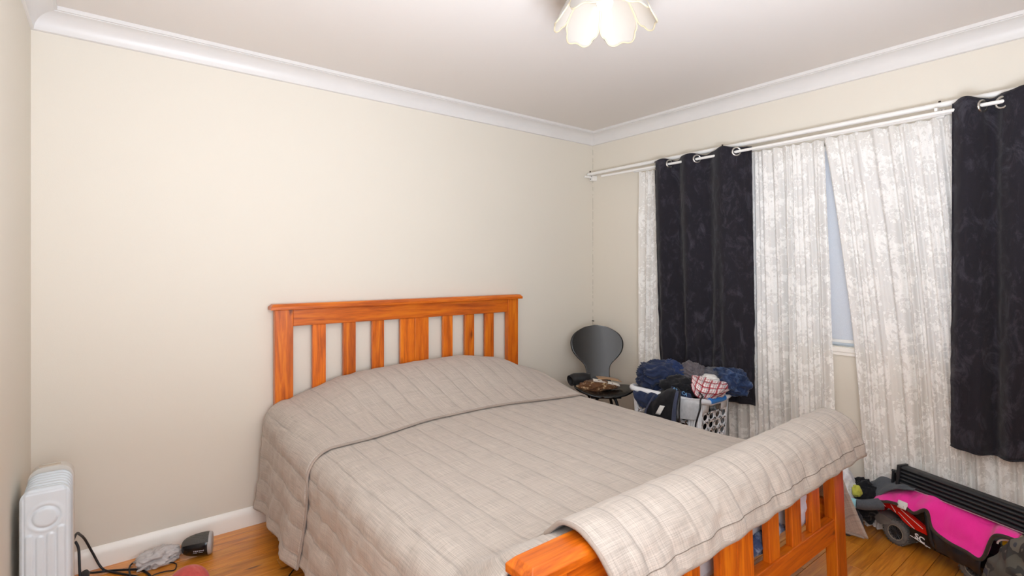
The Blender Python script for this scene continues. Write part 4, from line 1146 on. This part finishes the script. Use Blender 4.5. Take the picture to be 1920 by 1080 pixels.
# a line of small unreadable pale print and a thin line below it, on the side facing the room
random.seed(5)
mk = MB(); 
for i in range(8):
    h = 0.020+i*0.0055
    for (dh, da, ln, wd) in ((0, 0.0, 0.0036, 0.0010), (0, 0.09, random.choice((0.0016, 0.0034)), 0.0010), (random.choice((-0.0013, 0.0013)), 0.045, 0.0009, 0.0046)):
        r = interp([p[0] for p in prof], [p[1] for p in prof], h)+0.0012
        a = math.radians(186)+da
        c = spt(h+dh, r, a); n_ = (c-spt(h+dh, 0, a)).normalized(); t_ = SX; b_ = n_.cross(t_)
        v = [c+t_*(sx*ln/2)+b_*(sy*wd/2)+n_*o for o in (0, 0.0006) for (sx, sy) in ((-1, -1), (1, -1), (1, 1), (-1, 1))]
        mk.add(v, BF)
    a = math.radians(199); c = spt(h, interp([p[0] for p in prof], [p[1] for p in prof], h)+0.0012, a); n_ = (c-spt(h, 0, a)).normalized(); b_ = n_.cross(SX)
    if i % 4: mk.add([c+SX*(sx*0.0024)+b_*(sy*0.0004)+n_*o for o in (0, 0.0006) for (sx, sy) in ((-1, -1), (1, -1), (1, 1), (-1, 1))], BF)
mk.build('print', M_MARK, spk, smooth=False)
# ball
M_RED = fabric('faded_red_rubber', (196, 84, 78), 300, 0.10, 0.75, mottled=((214, 130, 118), 8, 0.5, 0.75))
V, Fc = ico(5)
tag(mesh('ball', [Vector((-2.866, -0.553, 0.0755))+d*0.075 for d in V], Fc, M_RED), 'faded red ball on the boards between the heater and the bed', 'ball')

# ------------------------------------------------------------------ right-hand pile: model truck, blanket, ribbed panel, clothes
TP0 = Vector((-0.165, -2.126, 0)); TD = Vector((-0.30, -0.954, 0)).normalized(); TN = Vector((TD.y, -TD.x, 0))
def TX(s, t, z): return TP0+TD*s+TN*t+Vector((0, 0, z))       # s along the truck, t outwards, z up
M_TYRE = plain('dusty_tyre_rubber', (104, 100, 96), 0.9, 0.2, 60, 0.2)
M_HUB = plain('black_spoked_plastic', (52, 50, 50), 0.5)
M_HUBR = plain('dusty_rim_edge', (150, 138, 122), 0.6)
M_RBODY = plain('glossy_red_shell', (204, 26, 20), 0.22, 0.08, 30)
M_BBODY = plain('gloss_black_shell', (26, 26, 28), 0.2, 0.1, 30)
M_GPLA = plain('grey_bumper_plastic', (112, 106, 102), 0.6, 0.15, 50)
M_WSTR = plain('white_stripe', (236, 232, 230), 0.4)
truck = thing('toy_truck', tuple(TX(0.12, -0.09, 0)), 'red and black radio-controlled toy truck under the pink blanket', 'toy truck')
def wheel(s, t0, face):
    R, Rw = 0.0575, 0.036
    def xf(v): return TX(s+v.x, t0+v.z, R+v.y)
    prof = [(0.030, -0.022), (0.050, -0.024), (0.0555, -0.018), (0.0575, 0.0), (0.0555, 0.018), (0.050, 0.024), (0.036, 0.023), (0.032, 0.014), (0.030, -0.01)]
    n = 36; v = []; f = []
    for (r, h) in prof:
        for k in range(n):
            a = 2*PI*k/n; v.append(xf(Vector((r*math.cos(a), r*math.sin(a), h*face))))
    for i in range(len(prof)-1):
        for k in range(n): f.append((i*n+k, i*n+(k+1) % n, (i+1)*n+(k+1) % n, (i+1)*n+k))
    w = mesh('wheel', v, f, M_TYRE, truck, angle=60)
    tr = MB()
    for k in range(30):
        for q in (-1, 0, 1):
            a = 2*PI*(k+0.5*(q % 2))/30
            for_ = []
            for rr_ in (0.0555, 0.0597):
                for (da, hh) in ((-0.055, -0.006), (0.055, -0.006), (0.055, 0.006), (-0.055, 0.006)):
                    for_.append(xf(Vector((rr_*math.cos(a+da), rr_*math.sin(a+da), hh+q*0.014))))
            tr.add(for_, BF)
    t_ = tr.build('tread', M_TYRE, w, smooth=False); t_['kind'] = 'stuff'
    ring = [xf(Vector((0.0335*math.cos(2*PI*k/28), 0.0335*math.sin(2*PI*k/28), 0.0205*face))) for k in range(29)]
    vv, ff = tube_geo(ring, 0.0022, 6, False); mesh('rim', vv, ff, M_HUBR, w)
    sp = MB()
    for k in range(12):
        a = 2*PI*k/12
        sp.tube([xf(Vector((0.006*math.cos(a), 0.006*math.sin(a), 0.016*face))), xf(Vector((0.032*math.cos(a+0.15), 0.032*math.sin(a+0.15), 0.019*face)))], 0.0024, 5)
    sp.tube([xf(Vector((0, 0, 0.008*face))), xf(Vector((0, 0, 0.021*face)))], 0.008, 10)
    sp.build('spokes', M_HUB, w, smooth=False)
    dk = [xf(Vector((0.031*math.cos(2*PI*k/24), 0.031*math.sin(2*PI*k/24), 0.008*face))) for k in range(24)]
    mesh('hub_disc', dk, [tuple(range(24))], M_HUB, w, smooth=False)
for s in (-0.030, 0.285):
    wheel(s, -0.024, 1); wheel(s, -0.090, -1)
# body shell: side profile (s, z) outline swept across the width
def swept(name, prof, t0, t1, mat, parent, inset=0.012):
    n = len(prof); cs = sum(p[0] for p in prof)/n; cz = sum(p[1] for p in prof)/n
    v = [TX(s, t0, z) for s, z in prof]+[TX(s, t0-inset*0.7, z) for s, z in prof]
    v = [TX(cs+(s-cs)*0.97, t0, cz+(z-cz)*0.95) for s, z in prof]+[TX(s, t0-inset, z) for s, z in prof]+[TX(s, t1+inset, z) for s, z in prof]+[TX(cs+(s-cs)*0.97, t1, cz+(z-cz)*0.95) for s, z in prof]
    f = [(k*n+i, k*n+(i+1) % n, (k+1)*n+(i+1) % n, (k+1)*n+i) for k in range(3) for i in range(n)]
    f += [tuple(range(n-1, -1, -1)), tuple(range(3*n, 4*n))]
    return mesh(name, v, f, mat, parent, angle=35)
arch = [(-0.150, 0.122), (-0.152, 0.132), (-0.118, 0.168), (-0.085, 0.188), (-0.045, 0.195), (0.0, 0.190), (0.035, 0.176), (0.075, 0.158), (0.110, 0.142), (0.116, 0.112), (0.075, 0.114), (0.040, 0.117), (0.012, 0.130), (-0.012, 0.150), (-0.049, 0.164), (-0.087, 0.161), (-0.110, 0.138), (-0.122, 0.108)]
swept('body_shell', arch, 0.004, -0.100, M_RBODY, truck)
skirt = [(0.034, 0.116), (0.075, 0.1135), (0.120, 0.1115), (0.240, 0.125), (0.36, 0.15), (0.44, 0.14), (0.44, 0.075), (0.30, 0.055), (0.165, 0.055), (0.06, 0.065), (0.032, 0.075)]
sk = swept('side_skirt', skirt, 0.002, -0.100, M_BBODY, truck)
cab = [(0.030, 0.176), (0.085, 0.205), (0.20, 0.215), (0.36, 0.20), (0.43, 0.15), (0.24, 0.12), (0.11, 0.14), (0.06, 0.158)]
swept('cab', cab, -0.010, -0.095, M_BBODY, truck)
swept('bumper', [(-0.142, 0.108), (-0.112, 0.066), (-0.095, 0.066), (-0.052, 0.085), (-0.045, 0.112), (-0.09, 0.122)], 0.000, -0.100, M_GPLA, truck)
swept('chassis', [(-0.05, 0.045), (0.40, 0.040), (0.40, 0.062), (-0.05, 0.075)], -0.045, -0.075, M_BBODY, truck)
text_mesh('lettering', 'SC', 0.036, lambda v: TX(0.082+v.x, 0.0045+v.z, 0.084+v.y-0.20*v.x), M_WSTR, sk, 0.001, 0.0008)
for (a, b) in (((-0.088, 0.178), (-0.070, 0.166)), ((-0.045, 0.186), (-0.022, 0.158)), ((0.000, 0.182), (0.096, 0.135)), ((-0.01, 0.165), (0.060, 0.118))):
    tube('stripe', [TX(a[0], 0.0055, a[1]), TX(b[0], 0.0055, b[1])], 0.0014, M_WSTR, sk, 6)
tube('stripe', [TX(0.040, 0.004, 0.080), TX(0.125, 0.004, 0.062)], 0.0014, M_WSTR, sk, 6)

def pink_mat():
    t = NT('pink_fleece'); co = t.coord()
    st = t.ramp(t.noise(co, 9, 4, 0.6, 0.4), [(0.60, (0, 0, 0)), (0.72, (1, 1, 1))])
    fine = t.noise(co, 500, 2); big = t.noise(co, 6, 2)
    col = t.mix(big, lin((244, 10, 152)), lin((250, 40, 164)))
    col = t.mix(t.math('MULTIPLY', fine, 0.3), col, lin((248, 90, 170)))
    col = t.mix(t.math('MULTIPLY', st, 0.5), col, lin((176, 128, 96)))
    t.P(Base_Color=col, Roughness=0.95); t.b.inputs['Sheen Weight'].default_value = 0.3
    # quilted diagonal seams
    s = t.sep(t.mapping(co, rot=(0, 0, 0.4)))
    q = t.math('ABSOLUTE', t.math('SUBTRACT', t.math('FRACT', t.math('MULTIPLY', s[1], 14.0)), 0.5))
    qq = t.ramp(q, [(0.0, (0, 0, 0)), (0.12, (1, 1, 1))])
    t.bump(t.math('ADD', t.math('MULTIPLY', qq, 0.5), fine), 0.5, 0.004)
    return t.m
M_PINK = pink_mat()
M_BIND = fabric('dark_brown_binding', (66, 56, 48), 500, 0.2)
bk_ = sheet('blanket', SH['blanket'], 60, 130, M_PINK, 0.010, 11, 2, 0.008)
tag(bk_, 'bright pink saddle blanket with dark binding thrown over the toy truck', 'blanket')
BG = crgrid(SH['blanket'], 60, 130)
tube('binding', [p+TN*0.004 for p in BG[0]], 0.0070, M_BIND, bk_, 10)
tube('binding', [BG[i][0]+TN*0.003 for i in range(60)], 0.008, M_BIND, bk_, 8)
# dark lining hanging below the hem in the middle
P = []
for j in range(14):
    row = []
    for i in range(50):
        b = BG[0][56+i]; t = j/13; zl = lerp(0.085, 0.062, i/49)
        q = b.lerp(Vector((b.x, b.y, min(zl, b.z-0.01))), t)+TN*(0.004+0.008*math.sin(PI*t)*(1-0.5*i/49)-0.008*t)
        q += TD*0.030*t*(1-i/49)
        q += TN*0.005*math.sin(i*0.4+t*2)*sstep(0, 0.4, t)
        row.append(q)
    P.append(row)
M_LINING = plain('black_coated_lining', (30, 30, 34), 0.35, 0.2, 40)
surf('lining', P, M_LINING, bk_, solid=0.003)
tg = BG[6][34]
P = [[tg+TD*(0.020*u)+Vector((0, 0, 0.016*w))+TN*(0.014-0.006*w) for u in (-1, -0.3, 0.3, 1)] for w in (1, 0.3, -0.3, -1)]
surf('care_tag', P, M_WHT, bk_, solid=0.0015, disp=lambda i, j, p: 0.004*math.sin(i*2+j*3))
# long ribbed black panel resting on top of the blanket
M_RIB = plain('black_ribbed_plastic', (34, 35, 38), 0.42, 0.08, 60)
A0 = Vector((-0.112, -2.107, 0)); A1 = Vector((-0.335, -2.70, 0)); AD = (A1-A0).normalized(); AN = Vector((AD.y, -AD.x, 0)); AL = (A1-A0).length
pan = thing('ribbed_panel', tuple((A0+A1)/2+Vector((0, 0, 0.27))), 'long black ribbed panel with a square end cap resting on the pink blanket', 'panel')
def PX(s, t, z): return A0+AD*s+AN*(t+0.10*(0.325-z))+Vector((0, 0, z))
m = MB(); v = [PX(s, t, z) for z in (0.282, 0.368) for (s, t) in ((0.008, 0.0), (AL, 0.0), (AL, -0.035), (0.008, -0.035))]
m.add(v, BF); m.build('core', M_RIB, pan, smooth=False)
for k in range(5):
    z0 = 0.283+k*0.0175
    n = 8; pr = [(0.0, z0)]+[(0.012*math.sin(PI*(q+0.5)/n)**0.6, z0+0.0165*(q+0.5)/n) for q in range(n)]+[(0.0, z0+0.0165)]
    v = [PX(s, t, z) for s in (0.006, AL) for (t, z) in pr]; q = len(pr)
    mesh('rib', v, [(i, (i+1) % q, q+(i+1) % q, q+i) for i in range(q)]+[tuple(range(q-1, -1, -1)), tuple(range(q, 2*q))], M_RIB, pan, angle=30)
v = [PX(s, t, z) for z in (0.276, 0.374) for (s, t) in ((-0.006, 0.020), (0.008, 0.020), (0.008, -0.040), (-0.006, -0.040))]
mesh('end_cap', v, BF, M_RIB, pan, smooth=False, bevel=0.003)
m = MB(); m.add([PX(s, t, z) for z in (0.262, 0.335) for (s, t) in ((-0.034, 0.010), (-0.024, 0.010), (-0.024, -0.025), (-0.034, -0.025))], BF)
m.tube([PX(-0.034, -0.006, 0.326), PX(-0.004, -0.006, 0.326)], 0.012, 10)
m.tube([PX(-0.044, -0.006, 0.331), PX(-0.024, -0.006, 0.331)], 0.006, 8)
m.build('bracket', M_RIB, pan, smooth=False, bevel=0.0015)
tube('trim_line', [PX(0.01, 0.0125, 0.2845), PX(AL, 0.0125, 0.2845)], 0.0012, M_SRIM, pan, 6)
# clothes on the pile
M_TEE = fabric('grey_tee_cloth', (84, 88, 94), 600, 0.12)
o = sheet('grey_tee', SH['tshirt'], 50, 80, M_TEE, 0.020, 10, 4, 0.005); tag(o, 'grey tee shirt crumpled over the bed end of the pink blanket', 'shirt')
garment('black_sock', (-0.115, -1.955, 0.150), (0.050, 0.072, 0.090), M_BLK, 'black sock with a lime heel on top of the pile by the bed post', 'sock', 14, amp=0.18, sub=5, floor=0.002)
M_LIME = fabric('lime_patch', (196, 198, 84), 500, 0.08)
sk_ = bpy.data.objects['black_sock']
garment('heel_patch', (-0.176, -1.945, 0.208), (0.016, 0.022, 0.026), M_LIME, None, None, 3, amp=0.08, sub=4, parent=sk_)
M_CYAN = fabric('cyan_ribbing', (150, 204, 216), 500, 0.06)
gs = thing('grey_sock', (-0.24, -1.92, 0.10), 'grey sock with a pale cyan lettered cuff beside the black sock', 'sock')
v, f = tube_geo([(-0.232, -1.925, 0.165), (-0.226, -1.960, 0.165)], [0.021, 0.022], 18); mesh('cuff', v, f, M_CYAN, gs, angle=50)
v, f = tube_geo(smooth_path([(-0.226, -1.960, 0.165), (-0.215, -1.985, 0.166), (-0.195, -2.015, 0.172), (-0.17, -2.05, 0.182)], 5), [0.022+0.0003*k for k in range(16)], 18); mesh('foot', v, f, M_TEE, gs, angle=50)
M_INK = plain('navy_print', (30, 44, 72), 0.7)
text_mesh('lettering', 'S3', 0.022, bandxf((-0.2530, -1.945, 0.165), (0.2, -0.4, -0.9), (0.15, -0.98, 0.35)), M_INK, gs, 0.0012)
garment('dark_sock', (-0.205, -1.915, 0.055), (0.05, 0.055, 0.075), M_CHAR, 'charcoal sock at the bottom of the pile by the quilt corner', 'sock', 18, amp=0.18, sub=4, floor=0.002)
M_FLUFF = fabric('white_fleece', (226, 226, 228), 260, 0.05, mottled=((200, 200, 206), 30, 0.45, 0.6))
garment('white_towel', (-0.150, -1.870, 0.150), (0.055, 0.060, 0.140), M_FLUFF, 'white fluffy towel heaped behind the footboard post', 'towel', 11, amp=0.12, sub=5, floor=0.002)
def camo_mat():
    t = NT('camouflage_cloth'); co = t.coord()
    a = t.ramp(t.noise(co, 11, 2, 0.5, 0.6), [(0.0, lin((88, 86, 78))), (0.46, lin((58, 58, 56))), (0.56, lin((112, 108, 98))), (0.64, lin((70, 74, 82)))], 'CONSTANT')
    t.P(Base_Color=a, Roughness=0.9); t.bump(t.noise(co, 300, 2), 0.2, 0.003); return t.m
o = sheet('camo_jacket', SH['camo'], 60, 60, camo_mat(), 0.014, 11, 6, 0.007); tag(o, 'grey camouflage jacket heaped over the near end of the pink blanket', 'jacket')
M_YEL = plain('yellow_plastic', (232, 206, 24), 0.4)
yb = thing('yellow_toy', tuple(TX(0.405, -0.03, 0.17)), 'yellow plastic toy with a white ring under the camouflage jacket', 'toy')
mesh('toy_body', [TX(0.405, -0.035, 0.205)+Vector((d.x*0.035, d.y*0.035, d.z*0.026)) for d in V], Fc, M_YEL, yb)
ring = [TX(0.415+0.045*math.cos(PI*k/14), 0.004, 0.206+0.030*math.sin(PI*k/14)) for k in range(15)]
tube('ring', ring, 0.0035, M_WSTR, yb, 8)
M_STRAP = fabric('blue_grey_webbing', (112, 120, 138), 500, 0.2)
P = [[TX(lerp(0.33, 0.52, i/20), -0.055-0.012*j, 0.262-0.02*i/20+0.004*math.sin(i*0.8)) for i in range(21)] for j in range(4)]
tag(surf('strap', P, M_STRAP, None, solid=0.004), 'blue-grey webbing strap between the pink blanket and the ribbed panel', 'strap')
for o in list(bpy.data.objects):
    if o.get('category') is None and o.get('label') is None: pass
